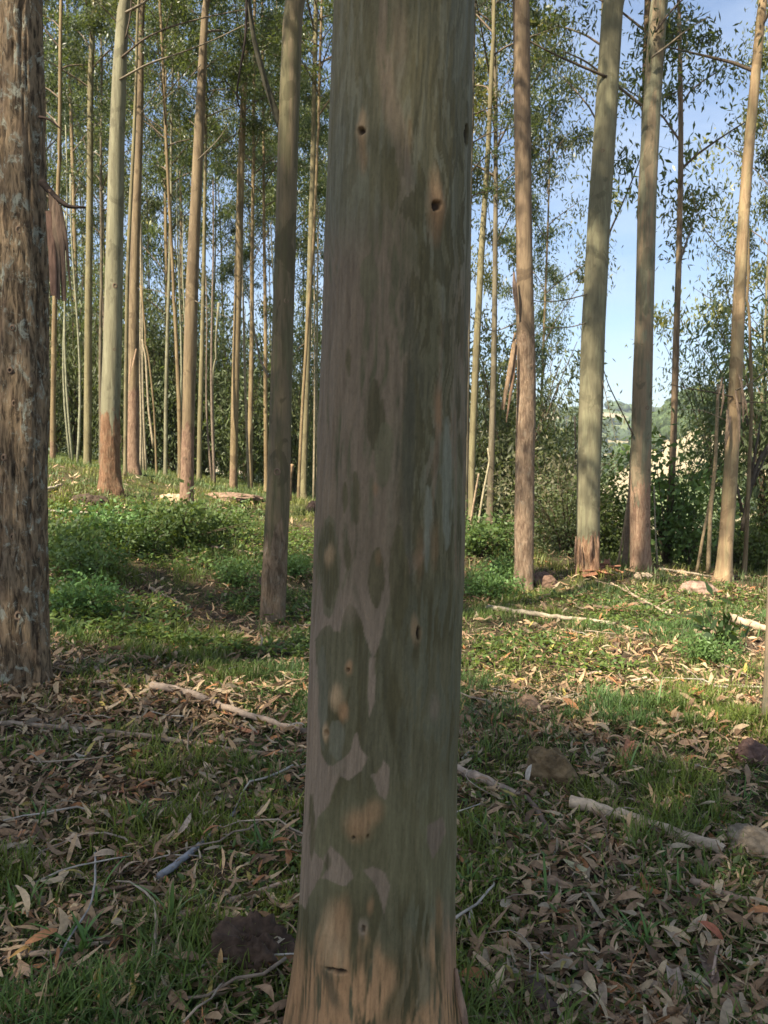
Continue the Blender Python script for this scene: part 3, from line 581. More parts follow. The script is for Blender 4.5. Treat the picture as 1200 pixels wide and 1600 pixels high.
# ------------------------------------------------------------------ trees that can be told apart
TREES = [
 # key, D, pts(base..top), top, roughz, mat, label, kwargs, crown(h, scale)
 ('A', 4.45, [(38, 1060, 78), (38, 950, 74), (36, 800, 72), (38, 600, 74), (36, 400, 70), (32, 200, 66), (29, 0, 62)], 15, 30, 'A', 'rough dark fissured trunk with pale lichen at the left edge', dict(n=110, dz=.02, flare=.10, bump=.03, fiss=.09), (9, 1.0)),
 ('B', 7.2, [(425, 978, 44), (427, 940, 40), (431, 860, 38), (436, 750, 36), (439, 600, 34), (445, 400, 33), (451, 200, 32), (459, 0, 30)], 17, .75, 'B', 'olive brown gum trunk just left of the thick centre trunk, foot bulging in shaded grass', dict(flare=.05, n=40, dz=.04, rwid=.7), (9.5, 1.0)),
 ('C', 9.5, [(816, 924, 32), (818, 880, 30), (820, 750, 30), (823, 600, 29), (821, 500, 28), (819, 400, 25), (816, 200, 26), (815, 0, 26)], 17, 3.1, 'C', 'pitted brown trunk first right of the thick centre trunk', dict(flare=.12, n=40, dz=.03, bump=.04), (8.3, 1.0)),
 ('D', 10.3, [(918, 900, 38), (919, 850, 36), (920, 760, 36), (923, 650, 37), (927, 500, 36), (935, 350, 35), (946, 200, 34), (958, 0, 32)], 18, .55, 'D', 'tall grey-green trunk with torn brown bark at its foot', dict(flare=.12, n=40, dz=.03, rwid=.42), (9.8, 1.0)),
 ('E', 10.7, [(1002, 898, 33), (1001, 850, 31), (1001, 750, 31), (1003, 600, 30), (1006, 500, 28), (1012, 300, 28), (1021, 130, 27), (1029, 0, 26)], 18, 1.15, 'E', 'gum trunk with pink blotched lower bark beside the grey-green one', dict(flare=.08, n=36, dz=.04, rwid=.8), (9.5, 1.0)),
 ('Fp', 10.4, [(1131, 907, 24), (1135, 850, 22), (1141, 750, 21), (1148, 600, 20), (1156, 450, 18), (1169, 250, 16), (1183, 80, 14), (1190, 0, 13)], 15, 0, 'F', 'slender pink tan trunk leaning right near the right edge', dict(flare=.25), (6.6, .85)),
 ('G', 12.6, [(1044, 886, 12), (1046, 800, 11), (1051, 700, 10), (1056, 560, 10), (1061, 420, 9), (1063, 250, 8), (1063, 100, 7), (1062, 0, 5)], 12.5, .1, 'C', 'thin trunk rising behind the broadleaf bush with a narrow crown at the right', dict(flare=.3, n=14), (4.2, .85)),
 ('E2', 14.0, [(1000, 850, 14), (1003, 600, 12), (1006, 300, 11), (1010, 100, 11), (1012, 0, 10)], 15, .3, 'C', 'thin pinkish trunk half hidden behind the blotched gum', dict(n=14), (7.5, .9)),
 ('H', 11.0, [(1160, 917, 8), (1165, 850, 6.5), (1170, 750, 6), (1176, 640, 5), (1174, 560, 5), (1170, 470, 4)], 5.3, 0, 'far1', 'very thin pale sapling stem right of the leaning pink trunk', dict(n=10, flare=.2), None),
 ('I', 15, [(764, 840, 14), (767, 760, 11), (771, 600, 9), (773, 450, 8), (775, 300, 7), (774, 150, 6), (770, 0, 4)], 15, .4, 'far3', 'dark slender trunk beside the right side of the centre trunk', dict(n=12), (6.8, .8)),
 ('J', 13.5, [(736, 835, 10), (738, 700, 11), (744, 550, 11), (752, 400, 10), (762, 250, 8), (770, 60, 6)], 13, 0, 'far2', 'pale yellowish trunk showing at the centre trunk right edge', dict(n=12), (6.4, .75)),
 ('J2', 12.0, [(726, 850, 8), (728, 700, 9), (731, 500, 8), (734, 330, 6), (737, 200, 5)], 9, .2, 'far3', 'thin reddish brown stem touching the centre trunk right edge', dict(n=10), (5.2, .6)),
 ('K1', 11.3, [(172, 764, 32), (173, 730, 30), (173, 650, 29), (176, 520, 28), (178, 400, 26), (182, 250, 24), (188, 100, 21), (194, 0, 18)], 15, 1.05, 'K1', 'pale grey-green trunk with red-brown foot, stoutest of the left trees in the grass', dict(flare=.22, n=40, dz=.035, rwid=.5), (7.8, .9)),
 ('K2', 20, [(137, 736, 12), (137, 600, 12), (139, 450, 11), (140, 300, 10), (142, 120, 9), (146, 0, 7)], 17, 0, 'far2', 'straight olive to tan trunk left of the pale red-footed tree', dict(n=14), (9.5, 1.0)),
 ('K3', 16, [(208, 740, 19), (208, 650, 17), (209, 520, 16), (212, 350, 14), (218, 180, 12), (222, 0, 9)], 16, 1.7, 'K4', 'tan pink trunk standing right behind the red-footed tree', dict(n=20, rwid=.3), (8.5, .9)),
 ('K4', 13, [(291, 800, 21), (292, 740, 20), (294, 650, 19), (298, 520, 20), (303, 380, 18), (309, 240, 16), (316, 100, 13), (322, 0, 10)], 15, 1.4, 'K4', 'ruddy knobbly trunk growing out of the low leafy bush', dict(n=30, dz=.04, bump=.05, rwid=.5), (7.6, .9)),
 ('K5', 18.6, [(364, 770, 12), (366, 680, 12), (369, 560, 12), (373, 400, 12), (377, 250, 11), (383, 100, 9), (388, 0, 7)], 16, .6, 'far1', 'tan trunk third to the left of the olive brown gum', dict(n=14), (8.0, .9)),
 ('K6', 21, [(391, 769, 8), (391, 680, 8), (393, 560, 7), (394, 400, 6), (396, 250, 5)], 14, 0, 'far1', 'thin tan trunk between two others left of the olive brown gum', dict(n=10), (8, .8)),
 ('K7', 19, [(83, 729, 9), (83, 650, 8), (84, 520, 8), (88, 400, 7), (92, 250, 6)], 15, .6, 'far1', 'thin tan trunk next to the rough left edge trunk', dict(n=10), (7.5, .9)),
 ('K8', 17.7, [(474, 780, 10), (476, 700, 10), (480, 560, 10), (485, 400, 9), (490, 200, 8), (494, 0, 7)], 17, 0, 'far2', 'straight olive trunk in the gap left of the centre trunk', dict(n=14), (8.6, .95)),
 ('K9', 17.2, [(466, 780, 5), (472, 640, 5), (481, 500, 5), (490, 380, 4.5), (497, 200, 4)], 13, 0, 'far1', 'thin light stem crossing the olive trunk in the gap left of the centre', dict(n=8), (8, .7)),
 ('K10', 20, [(258, 742, 6), (259, 640, 6), (262, 520, 5.5), (265, 400, 5), (267, 300, 4)], 12, 0, 'K1', 'thin whitish stem between the tan pink and the ruddy trunks', dict(n=8), (7, .8)),
 ('K11', 18.5, [(244, 735, 3), (241, 640, 3), (236, 585, 3), (230, 540, 3)], 4.5, 0, 'far1', 'pale bare pole leaning left by the tan pink trunk', dict(n=8), None),
 ('K12', 17, [(281, 758, 7), (281, 650, 7), (277, 560, 6), (272, 470, 5)], 12, 0, 'far1', 'thin tan stem just left of the ruddy knobbly trunk', dict(n=8), (6.6, .7)),
 ('K13', 19, [(311, 758, 8), (313, 650, 8), (316, 520, 7), (319, 400, 6), (321, 240, 5)], 14, 0, 'far2', 'thin olive trunk just right of the ruddy knobbly trunk', dict(n=8), (7.5, .8)),
 ('K14', 20, [(335, 752, 4), (333, 650, 4), (331, 600, 3.5), (335, 560, 3)], 4.8, 0, 'K1', 'thin white sapling stem with a bent top mid-left', dict(n=8), None),
 ('K15', 15, [(196, 740, 6), (196, 600, 6), (199, 450, 6), (205, 300, 6), (211, 160, 5), (216, 0, 4)], 14, 0, 'far2', 'thin yellow-green stem squeezed beside the red-footed tree', dict(n=10), (7.5, .7)),
 ('K16', 22, [(157, 738, 6), (157, 600, 6), (158, 450, 5)], 13, .5, 'far3', 'dark thin trunk just left of the red-footed tree', dict(n=8), (6.5, .8)),
 ('K17', 22, [(416, 766, 7), (415, 650, 6.5), (415, 520, 6), (413, 400, 5), (412, 250, 4)], 14, 0, 'far1', 'thin tan trunk touching the left of the olive brown gum', dict(n=8), (7.5, .8)),
 ('L', 4.35, [(1204, 1146, 24), (1208, 1050, 22), (1214, 900, 21), (1222, 600, 20), (1232, 0, 18)], 10, 0, 'E', 'pale trunk only just showing at the right edge', dict(n=20), (6.5, .7)),
]
TOP = {}
for idx, (key, D, pts, top, rz, mk, label, kw, cr) in enumerate(TREES):
    me, org, ax_, rad = trunk_mesh('trunk', D, pts, top, rz, BK[mk], idx+3, **kw)
    root = empty('eucalyptus_tree' if cr else 'sapling', org, label, 'tree'); obj('trunk', me, root); TOP[key] = (root, org, ax_, rad)
    if cr:
        h, s = cr; big = key in 'ABCDEL'
        src = crN[idx % 4]; HC = 8.5; sz = (top-h)/HC*1.02
        put_crown(root, src, ax_, h, top, (s*1.15, s*1.15, sz), idx*1.7)
rng = np.random.RandomState(3)
for key, hs in (('C', [(2.35, -1.7), (2.5, -1.3), (2.62, -1.6), (2.2, -1.2), (2.05, -1.75), (2.75, -1.2), (2.9, -1.5), (1.9, -1.4), (1.75, -1.7), (6.6, -2.4)]), ('K4', [(3.2, -2.3), (2.3, -2.2), (1.7, -2.4), (1.3, -.9), (.9, -1.8), (4.5, -.8), (2.6, -.7)]), ('D', [(.9, -.6), (2.2, -1.0), (5.5, -1.9)]), ('E', [(1.9, -1.1), (2.3, -1.3), (1.45, -.9), (3.7, -2.6), (.7, -1.1)]), ('B', [(1.45, -1.6), (3.0, -1.2)]), ('K1', [(2.0, -1.0), (1.15, -.9), (2.9, -1.1)])):
    root, org, ax_, rad = TOP[key]
    for h, az in hs: knot(root, ax_, rad, h, az, .014+.012*rng.rand() if key != 'C' else .010+.006*rng.rand(), [m_wood])
for q in range(14):
    root, org, ax_, rad = TOP['A']; knot(root, ax_, rad, .3+q*.24+.1*rng.rand(), -1.6+1.6*(rng.rand()-.5), .010+.008*rng.rand(), [m_wood])

# loose bark, broken limbs
def rel(key, px, py, D): return P(px, py, D)-TOP[key][1]
rA = TOP['A'][0]
[ribbon(rA, [rel('A', 78+q_*5, 296+q_*8, 4.30-.01*q_), rel('A', 82+q_*7, 370, 4.27), rel('A', 80+q_*10, [430, 468, 470, 452][q_], 4.25+.012*q_)], [.02, [.03, .045, .04, .022][q_], [.008, .03, .026, .006][q_]], 'hanging_bark', [(.16, .105, .07), (.20, .14, .095), (.18, .12, .085), (.13, .09, .065)][q_], 4+q_) for q_ in range(4)]
ribbon(rA, [rel('A', 76, 330, 4.28), rel('A', 82, 400, 4.26), rel('A', 84, 462, 4.24)], [.03, .05, .03], 'hanging_bark', (.20, .12, .085), 8)
0 and ribbon(rA, [rel('A', 5, 330, 4.26), rel('A', 14, 360, 4.22), rel('A', 8, 420, 4.27)], [.03, .05, .012], 'hanging_bark', (.27, .18, .13), 6)
0 and ribbon(rA, [rel('A', 68, 380, 4.27), rel('A', 74, 405, 4.24), rel('A', 70, 440, 4.28)], [.03, .05, .02], 'hanging_bark', (.13, .07, .05), 7)
branch(rA, [rel('A', 66, 285, 4.35), rel('A', 84, 306, 4.3), rel('A', 105, 323, 4.25), rel('A', 133, 324, 4.2)], .022, .006, 'broken_branch', (.03, .02, .015), 7, 3)
branch(rA, [rel('A', 62, 183, 4.4), rel('A', 78, 186, 4.35), rel('A', 100, 206, 4.3)], .009, .003, 'broken_branch', (.04, .025, .02), 5, 4)
branch(TOP['B'][0], [rel('B', 441, 205, 7.2), rel('B', 415, 130, 7.1), rel('B', 396, 60, 7.0), rel('B', 386, -30, 6.9)], .035, .015, 'branch', (.10, .09, .06), 7, 5)
branch(TOP['B'][0], [rel('B', 386, -30, 6.9), rel('B', 384, 60, 6.9), rel('B', 375, 110, 6.9), rel('B', 369, 150, 6.9), rel('B', 374, 168, 6.9)], .012, .006, 'dead_branch', (.035, .025, .02), 5, 6)
ribbon(TOP['C'][0], [rel('C', 806, 530, 9.4), rel('C', 797, 580, 9.35), rel('C', 787, 640, 9.3)], [.02, .055, .015], 'hanging_bark', (.26, .175, .11), 9)
ribbon(TOP['C'][0], [rel('C', 807, 540, 9.42), rel('C', 800, 600, 9.36), rel('C', 791, 660, 9.32)], [.02, .05, .01], 'hanging_bark', (.26, .16, .10), 10)
ribbon(TOP['C'][0], [rel('C', 803, 425, 9.36), rel('C', 804, 450, 9.32), rel('C', 808, 490, 9.38)], [.02, .06, .03], 'hanging_bark', (.22, .15, .11), 12)
for q, (x0, y0, x1, y1, w_) in enumerate([(906, 845, 909, 885, .05), (925, 836, 922, 880, .07), (934, 838, 936, 870, .05), (900, 838, 898, 880, .05)]):
    ribbon(TOP['D'][0], [rel('D', x0, y0, 10.14), rel('D', (x0+x1)/2, (y0+y1)/2, 10.09), rel('D', x1, y1, 10.12)], [w_*.3, w_*.55, w_*.12], 'peeling_bark', (.20, .125, .085), q+20)
for q, (x0, y0, x1, y1, w_) in enumerate([(1158, 590, 1161, 660, .03), (1154, 585, 1165, 640, .02), (1137, 640, 1133, 690, .04), (1130, 600, 1126, 650, .025), (1149, 610, 1156, 690, .03), (1128, 590, 1120, 625, .02), (1160, 610, 1168, 650, .02), (1141, 650, 1132, 700, .03)]):
    ribbon(TOP['Fp'][0], [rel('Fp', x0, y0, 10.28), rel('Fp', (x0+x1)/2+2, (y0+y1)/2, 10.2), rel('Fp', x1, y1, 10.22)], [w_, w_*1.2, w_*.5], 'hanging_bark', (.33, .23, .15), q+30)
for q, (x0, y0, x1, y1, w_) in enumerate([(205, 560, 201, 600, .03), (213, 545, 205, 580, .03)]):
    ribbon(TOP['K3'][0], [rel('K3', x0, y0, 15.8), rel('K3', (x0+x1)/2, (y0+y1)/2, 15.75), rel('K3', x1, y1, 15.7)], [w_, w_*1.2, w_*.5], 'hanging_bark', (.33, .22, .14), q+50)

BR = [ # key, D, photo points, r0, r1, colour
 ('D', 10.2, [(948, 120), (900, 100), (860, 82), (820, 60)], .020, .008), ('E', 10.5, [(1003, 165), (960, 130), (915, 95), (880, 80)], .022, .008), ('E', 10.5, [(1018, 90), (1045, 70), (1075, 45), (1110, 25)], .016, .005),
 ('E', 10.5, [(1024, 50), (1042, 25), (1060, 5), (1085, -15)], .018, .008), ('D', 10.2, [(934, 455), (880, 470), (840, 472), (795, 455)], .010, .004), ('Fp', 10.3, [(1148, 400), (1120, 385), (1095, 350), (1080, 300)], .008, .004), ('Fp', 10.3, [(1145, 620), (1110, 612), (1070, 606), (1045, 600)], .012, .004),
 ('Fp', 10.3, [(1149, 610), (1170, 600), (1200, 578), (1215, 570)], .012, .005), ('Fp', 10.3, [(1140, 660), (1120, 650), (1095, 640), (1060, 640)], .008, .003), ('Fp', 10.3, [(1148, 630), (1175, 628), (1210, 630)], .010, .005), ('D', 10.2, [(930, 500), (890, 512), (850, 512), (800, 500)], .009, .003), ('C', 9.5, [(806, 505), (770, 520), (740, 500), (715, 480)], .008, .003),
 ('K1', 11.2, [(190, 90), (225, 60), (270, 40), (330, 25), (380, 15)], .016, .006), ('K1', 11.2, [(186, 125), (230, 100), (290, 80), (340, 60), (390, 35)], .016, .006), ('K1', 11.2, [(196, 20), (225, 5), (250, -20)], .02, .012), ('K1', 11.2, [(196, 60), (203, 30), (206, -10)], .012, .01),
 ('K4', 12.9, [(314, 100), (290, 130), (262, 150), (240, 170)], .010, .004), ('K4', 12.9, [(309, 250), (340, 220), (360, 190)], .010, .004), ('K5', 18.5, [(372, 440), (400, 400), (425, 350), (440, 300)], .014, .005), ('K2', 20, [(141, 250), (125, 200), (105, 150), (95, 120)], .014, .004), ('K3', 15.8, [(218, 180), (240, 150), (262, 110)], .012, .004), ('K8', 17.5, [(492, 70), (470, 30), (455, 0)], .012, .005),
 ('B', 7.1, [(420, 590), (405, 560), (398, 520), (392, 470)], .012, .004), ('D', 10.2, [(940, 590), (952, 640), (965, 700)], .006, .003), ('E', 10.6, [(990, 680), (970, 640), (950, 600), (938, 560)], .012, .005), ('K4', 12.9, [(286, 470), (250, 455), (215, 450)], .008, .003), ('K4', 12.9, [(305, 470), (340, 490), (370, 500)], .006, .003)]
for q, (k, D, pp, r0, r1) in enumerate(BR):
    branch(TOP[k][0], [P(x, y, D)-TOP[k][1] for x, y in pp], r0, r1, 'branch', (.21, .17, .12) if q % 3 else (.12, .09, .065), 5, q+7)

# ------------------------------------------------------------------ the plantation further in, and shade trees added behind the camera
def far_trunk(seed, n=9, h=20, r=.12):
    rng = np.random.RandomState(seed); zs = np.concatenate([np.linspace(-.4, 2, 8), np.linspace(3, h, 16)]); x = .10*np.sin(zs*.45+seed)*(zs/h) ; y = .10*np.cos(zs*.37+seed*2)*(zs/h)
    rr = r*(1-.85*np.clip(zs, 0, h)/h)*(1+.35*np.exp(-np.maximum(zs, 0)/.2)); p = np.stack([x-x[0], y-y[0], zs], 1); v, f = tube(p, rr, n, True, .06, rng)
    return v, f, np.repeat(1-sstep(.3, 1.8, zs), n)
ft = []
for k in range(4):
    v, f, ro = far_trunk(k+1); ft.append([mesh_np('trunk', v, f, attrs={'rough': ro}, mats=[BK[m]]) for m in ('far1', 'far2', 'far3')])
placed = [P(*v)[:2] for v in BASES.values()]
def grow(x, y, label, group, k, rng, sc=1.0, hc=9.0, crown='F', tw=1.0, mi=None, lean=.02):
    root = empty('eucalyptus_tree', (x, y, Hf(x, y)-.02), label, 'tree', group)
    root.rotation_euler = ((rng.rand()-.5)*lean*2, (rng.rand()-.3)*lean*2, rng.rand()*6.3)
    t = obj('trunk', ft[k % 4][int(rng.rand()*3) if mi is None else mi], root); t.scale = (sc*tw, sc*tw, sc)
    src = {'F': crF, 'S': crS, 'N': crN}[crown][k % (3 if crown == 'S' else 4)]; hh = {'F': 11, 'S': 6.5, 'N': 8.5}[crown]
    c = obj('crown', src, root); c.location = (0, 0, hc*sc); zf = (20-hc)/hh; c.scale = (sc, sc, sc*zf); c.rotation_euler = (0, 0, rng.rand()*6.3)
    return root
rng = np.random.RandomState(21); cnt = 0
LMK = [(-80, 'left picture edge'), (38, 'rough left trunk'), (173, 'red-footed tree'), (208, 'tan pink trunk'), (294, 'ruddy trunk'), (366, 'third tan trunk'), (437, 'olive brown gum'), (610, 'centre trunk'), (820, 'pitted trunk'), (922, 'grey-green trunk'), (1003, 'blotched gum'), (1146, 'leaning pink trunk'), (1400, 'right picture edge')]
def where(px):
    for (a_, na), (b_, nb_) in zip(LMK, LMK[1:]):
        if px < b_: return f'between the {na} and the {nb_}'
    return 'by the right edge of the view'
BKN = ('tan', 'olive', 'grey')
zones = [ # label per zone, group
 ('left', 'slender %s trunk in the dense stand of eucalypts behind the left clearing', 'slender %s eucalypts behind the left clearing'),
 ('mid', 'slender %s eucalypt far behind the thick centre trunk', 'slender %s eucalypts behind the centre trunk'),
 ('right', 'tall thin %s eucalypt standing against the sky beyond the right hand trunks', 'thin %s eucalypts against the sky at the right')]
for row in range(12):
    D = 15.5+row*2.3
    for colm in range(-17, 16):
        x = colm*2.5+(rng.rand()-.5)*1.5+(row % 2)*1.2; y = D+(rng.rand()-.5)*1.4; r1, r2, r3 = rng.rand(3)
        px = x/y*F+600
        if px < -60 or px > 1290: continue
        if min(np.hypot(p[0]-x, p[1]-y) for p in placed) < 1.3: continue
        if 500 < px < 735 and y < 60: 
            if r1 < .35 or not (515 < px < 715): pass
            else: continue
        if px > 735 and r1 > (.14 if px > 850 else .28): continue
        if px <= 500 and r1 > .29+.14*(y > 27): continue
        z = 0 if px < 437 else (1 if px < 820 else 2)
        if px > 700 and y > 34: continue
        bkn = int(r1*997) % 3; grow(x, y, f"{('nearer', 'farther', 'farthest')[int(y > 22)+int(y > 31)]} slender {BKN[bkn]} eucalypt {where(px)}", zones[z][2].replace('%s ', ''), cnt, rng, .78+.35*r2, 4.8+3.6*r3 if px < 700 else 5.2+3*r3, 'F', .42+.45*rng.rand()**1.5, mi=bkn); cnt += 1
# extra thin poles in the dark stand
# unseen trees added round and behind the camera, placed to shade the foreground
for q, (x, y, s, *cq) in enumerate([(-2.5, -3.5, .7, 'F'), (-.3, -4.2, 1.0), (-8.8, -6.8, .98), (-9.1, -8.6, 1.0), (-4.6, -7.2, .95), (-8.5, -.2, .88), (-1.5, -8.2, 1.0), (3.0, -6.2, 1.0), (-10.5, -6, .92), (6.5, -2.5, .95)]):
    g_ = grow(x, y, 'unseen eucalyptus tree added beside or behind the viewpoint to shade the foreground', 'unseen shade eucalypts added behind the viewpoint', q, rng, s*.9, 9.0, cq[0] if cq else 'S', 1.0)

# ------------------------------------------------------------------ shrubs
def shrub_mesh(seed, h, r, nst, ncl, nlf, L, W, base, droop=.1, sig=.09, up=.8, mats=None, stemcol=(.12, .09, .06)):
    rng = np.random.RandomState(seed); A = Acc()
    for s in range(nst):
        az = rng.rand()*6.28; rr = r*(.25+.75*rng.rand()); hh = h*(.45+.6*rng.rand()); d = np.array([math.cos(az), math.sin(az), 0]); t = np.linspace(0, 1, 5)[:, None]
        p = d*rr*t**1.2+np.array([0, 0, 1])*hh*t**(.8)*up/.8; p[0, 2] = -.05
        v, f = tube(p, np.linspace(.012, .003, 5)*(h/1.2)**.6, 4, False); A.add(v, f, stemcol, 1)
        for c in range(ncl):
            u = .2+.8*rng.rand(); q = d*rr*u**1.2+np.array([0, 0, hh*u**.8])+rng.normal(size=3)*sig*1.6
            n = max(3, int(nlf*(.5+rng.rand()))); pc = q+rng.normal(size=(n, 3))*sig; dd = unit(rng.normal(size=(n, 3))+np.array([0, 0, -droop*2+.35])+d*.4)
            v, f = leaf_quads(pc, dd, L*(.6+.8*rng.rand(n)), W*(.6+.8*rng.rand(n)), rng); cc = np.array(base)*(.6+.8*rng.rand())*(.8+.4*rng.rand(n, 1))
            A.add(v, [f], np.repeat(cc*np.ones((n, 3)), 4, 0), 0)
    return A.mesh('foliage', mats or [m_leafb, m_twig])
SH = dict(
 low=[shrub_mesh(1+k, .5, .85, 30, 9, 8, .075, .032, (.105, .165, .05), sig=.06) for k in range(2)],
 fern=[shrub_mesh(5+k, .28, .5, 26, 8, 9, .06, .024, (.12, .20, .06), sig=.05) for k in range(2)],
 broad=[shrub_mesh(9+k, 2.2, 1.0, 18, 11, 9, .13, .075, (.12, .175, .05), sig=.15, droop=.25) for k in range(2)],
 scrub=[shrub_mesh(13+k, 1.7, 1.4, 34, 11, 12, .09, .035, [(.10, .125, .055), (.24, .23, .13)][k], sig=.15, droop=.2) for k in range(2)],
 euc=[shrub_mesh(17+k, 4.5, 1.7, 20, 14, 22, .16, .042, (.11, .13, .06), sig=.26, droop=.8) for k in range(2)],
 seed=[shrub_mesh(23, .42, .2, 5, 5, 4, .11, .05, (.03, .055, .02), sig=.04)])
def shrub(kind, k, x, y, s, label, group=None, z=None, rot=0, cat='bush', sz=None):
    root = empty('shrub', (x, y, Hf(x, y) if z is None else z), label, cat, group); o = obj('foliage', SH[kind][k], root); o.scale = (s, s, sz or s); o.rotation_euler = (0, 0, rot); return root
def shpx(kind, k, px, py, s, label, D=None, **kw):
    if D is None: p = G(px, py); return shrub(kind, k, p[0], p[1], s, label, **kw)
    p = P(px, py, D); return shrub(kind, k, p[0], p[1], s, label, z=p[2], **kw)
shpx('low', 0, 285, 848, 1.0, 'wide low leafy bush around the ruddy trunk foot'); shpx('low', 1, 345, 838, .75, 'rounded leafy bush right of the ruddy trunk foot'); shpx('low', 0, 215, 862, .8, 'low spreading bush in front left of the ruddy trunk', rot=2)
shpx('fern', 0, 110, 880, 1.25, 'bright green ground bush right beside the rough left trunk'); shpx('fern', 1, 140, 905, 1.0, 'small bright leafy clump below the bright ground bush'); shpx('fern', 0, 165, 845, 1.1, 'pale leafy clump above the bright ground bush', rot=1); shpx('fern', 1, 375, 915, .8, 'low fern clump in shade left of the olive brown gum')
shpx('fern', 0, 120, 960, .8, 'dark leafy clump low by the rough left trunk', rot=2); shpx('fern', 1, 455, 900, .7, 'leafy clump in the gap left of the centre trunk', rot=3)
shpx('seed', 0, 1128, 1020, 1.0, 'dark seedling with drooping leaves on the right slope', cat='plant'); shpx('fern', 1, 1108, 1035, .55, 'dark grassy bush at the seedling foot', rot=1)
shpx('fern', 0, 760, 935, .9, 'shaded leafy clump by the right side of the centre trunk', rot=1); shpx('fern', 1, 790, 905, .8, 'leafy clump behind the pitted brown trunk', rot=2); shpx('low', 1, 750, 868, 1.1, 'low bush in the gap right of the centre trunk', rot=2)
shpx('broad', 0, 1040, 880, .95, 'tall broadleaf bush wrapped round a thin trunk', D=12.4, sz=.9); shpx('broad', 1, 1075, 890, .55, 'broadleaf bush left of the leaning pink trunk', D=12.0); shpx('broad', 1, 955, 880, .62, 'dense green bush between the grey-green and blotched trunks', D=12.5, rot=2)
shpx('scrub', 1, 865, 880, 1.15, 'pale dry scrub between the pitted and grey-green trunks', D=14); shpx('scrub', 0, 885, 880, .8, 'dark scrub beside the grey-green trunk', D=12.6); shpx('scrub', 0, 850, 850, 1.3, 'dark green scrub behind the pitted trunk', D=17, rot=1)
shpx('broad', 0, 1180, 905, .55, 'sunlit yellow-green bush at the right edge', D=13.5, rot=1); shpx('broad', 1, 1200, 915, .6, 'leafy bush cut by the right edge', D=12.5); shpx('broad', 0, 1110, 900, .8, 'leafy bush behind the leaning pink trunk', D=14.5, sz=.4, rot=3)
shpx('scrub', 0, 1000, 900, .6, 'dark scrub behind the blotched gum', D=16, rot=2); shpx('scrub', 1, 1150, 905, .6, 'olive scrub low at the right', D=13.8, rot=2)
for q, (px, py, D, s, lb) in enumerate([(800, 860, 17, 1.0, 'dark drooping young eucalypt left of the pitted trunk'), (750, 860, 19, 1.1, 'dense young eucalypt behind the gap right of the centre'), (880, 860, 20, .85, 'round-topped young eucalypt beyond the pale scrub'), (1112, 760, 15, .62, 'dark leafy young eucalypt behind the leaning pink trunk'), (1200, 860, 13, .95, 'dense olive young eucalypt at the right edge'), (820, 840, 24, 1.1, 'young eucalypt beyond the pitted trunk')]):
    p = P(px, py, D); root = empty('young_eucalypt', p, lb, 'tree'); o = obj('foliage', SH['euc'][q % 2], root); o.scale = (s, s, s*1.05); o.rotation_euler = (0, 0, q)
# the dark understorey behind the left clearing
rng = np.random.RandomState(8)
for q in range(48):
    px = -30+ (q*37.7) % 560; D = 23+rng.rand()*22; x = (px-600)/F*D; tall = 1+.9*rng.rand()**2
    r = shrub('euc', q % 2, x, D, .75+.4*rng.rand(), f"{('nearer', 'farther', 'farthest')[int(D > 29)+int(D > 37)]} dark young eucalypt {where(px)}", 'understorey behind the left clearing', rot=rng.rand()*6, cat='tree', sz=(.75+.4*rng.rand())*tall)
for q in range(9):
    px = 735+(q*61) % 500; D = 16+rng.rand()*12; x = (px-600)/F*D
    shrub('scrub' if q % 3 else 'euc', q % 2, x, D, (.6+.5*rng.rand() if q % 3 else .5), f"{('nearer', 'farther')[int(D > 22)]} green bush on the slope {where(px)}", 'bushes on the slope beyond the right trunks', rot=rng.rand()*6)

# thin poles among the left stand and the leaning dead poles near the right
pm = {}
for q in range(28):
    px = 70+(q*53.3) % 430; D = 17+rng.rand()*14; x = (px-600)/F*D; hh = 5.5+4.5*rng.rand()
    if q % 8 not in pm:
        t = np.linspace(0, 1, 9)[:, None]; r_ = np.random.RandomState(q); pth = np.array([0, 0, -.2])+np.array([(r_.rand()-.5)*.12, (r_.rand()-.5)*.1, 1])*6*t+np.array([.25*(r_.rand()-.5), 0, 0])*np.sin(t*5); v, f = tube(pth, np.linspace(.035, .015, 9), 6, True); A = Acc(); A.add(v, f, [(.33, .27, .18), (.27, .26, .17), (.2, .15, .11)][q % 3]); pm[q % 8] = A.mesh('stem', [m_wood])
    o = obj('bare_sapling', pm[q % 8], loc=(x, D, Hf(x, D))); o.scale = (1, 1, hh/6); o.rotation_euler = (0, 0, rng.rand()*6)
    tag(o, f"{('tan', 'olive', 'brown')[(q % 8) % 3]} bare thin sapling {('nearer', 'farther')[int(D > 24)]} {where(px)}", 'sapling', 'bare sapling stems behind the left clearing')
def pole(pts, D, w, label, col=(.33, .25, .16), name='dead_pole', fork=None, cat='dead branch'):
    p = [P(x, y, D) for x, y in pts]; sc = pxscale(*pts[0], D); org = p[0]
    A = Acc(); k = 14; s = np.linspace(0, len(p)-1, k); pp = np.stack([np.interp(s, range(len(p)), np.array(p)[:, q]) for q in range(3)], 1)-org
    v, f = tube(pp, np.linspace(w/2*sc, w/3*sc, k), 7, True, .15, np.random.RandomState(len(pts)+int(w))); A.add(v, f, col)
    for fk in fork or []:
        q_ = np.array([P(x, y, D) for x, y in fk])-org; v, f = tube(np.array([q_[0], (q_[0]+q_[-1])/2, q_[-1]]), np.array([w/3, w/4, w/8])*sc, 5, True); A.add(v, f, col)
    o = obj(name, A.mesh(name, [m_wood]), loc=org); tag(o, label, cat); return o
pole([(1106, 900), (1110, 800), (1118, 720), (1122, 600)], 10.8, 7, 'tan dead pole leaning beside the pink trunk left side', (.36, .27, .16))
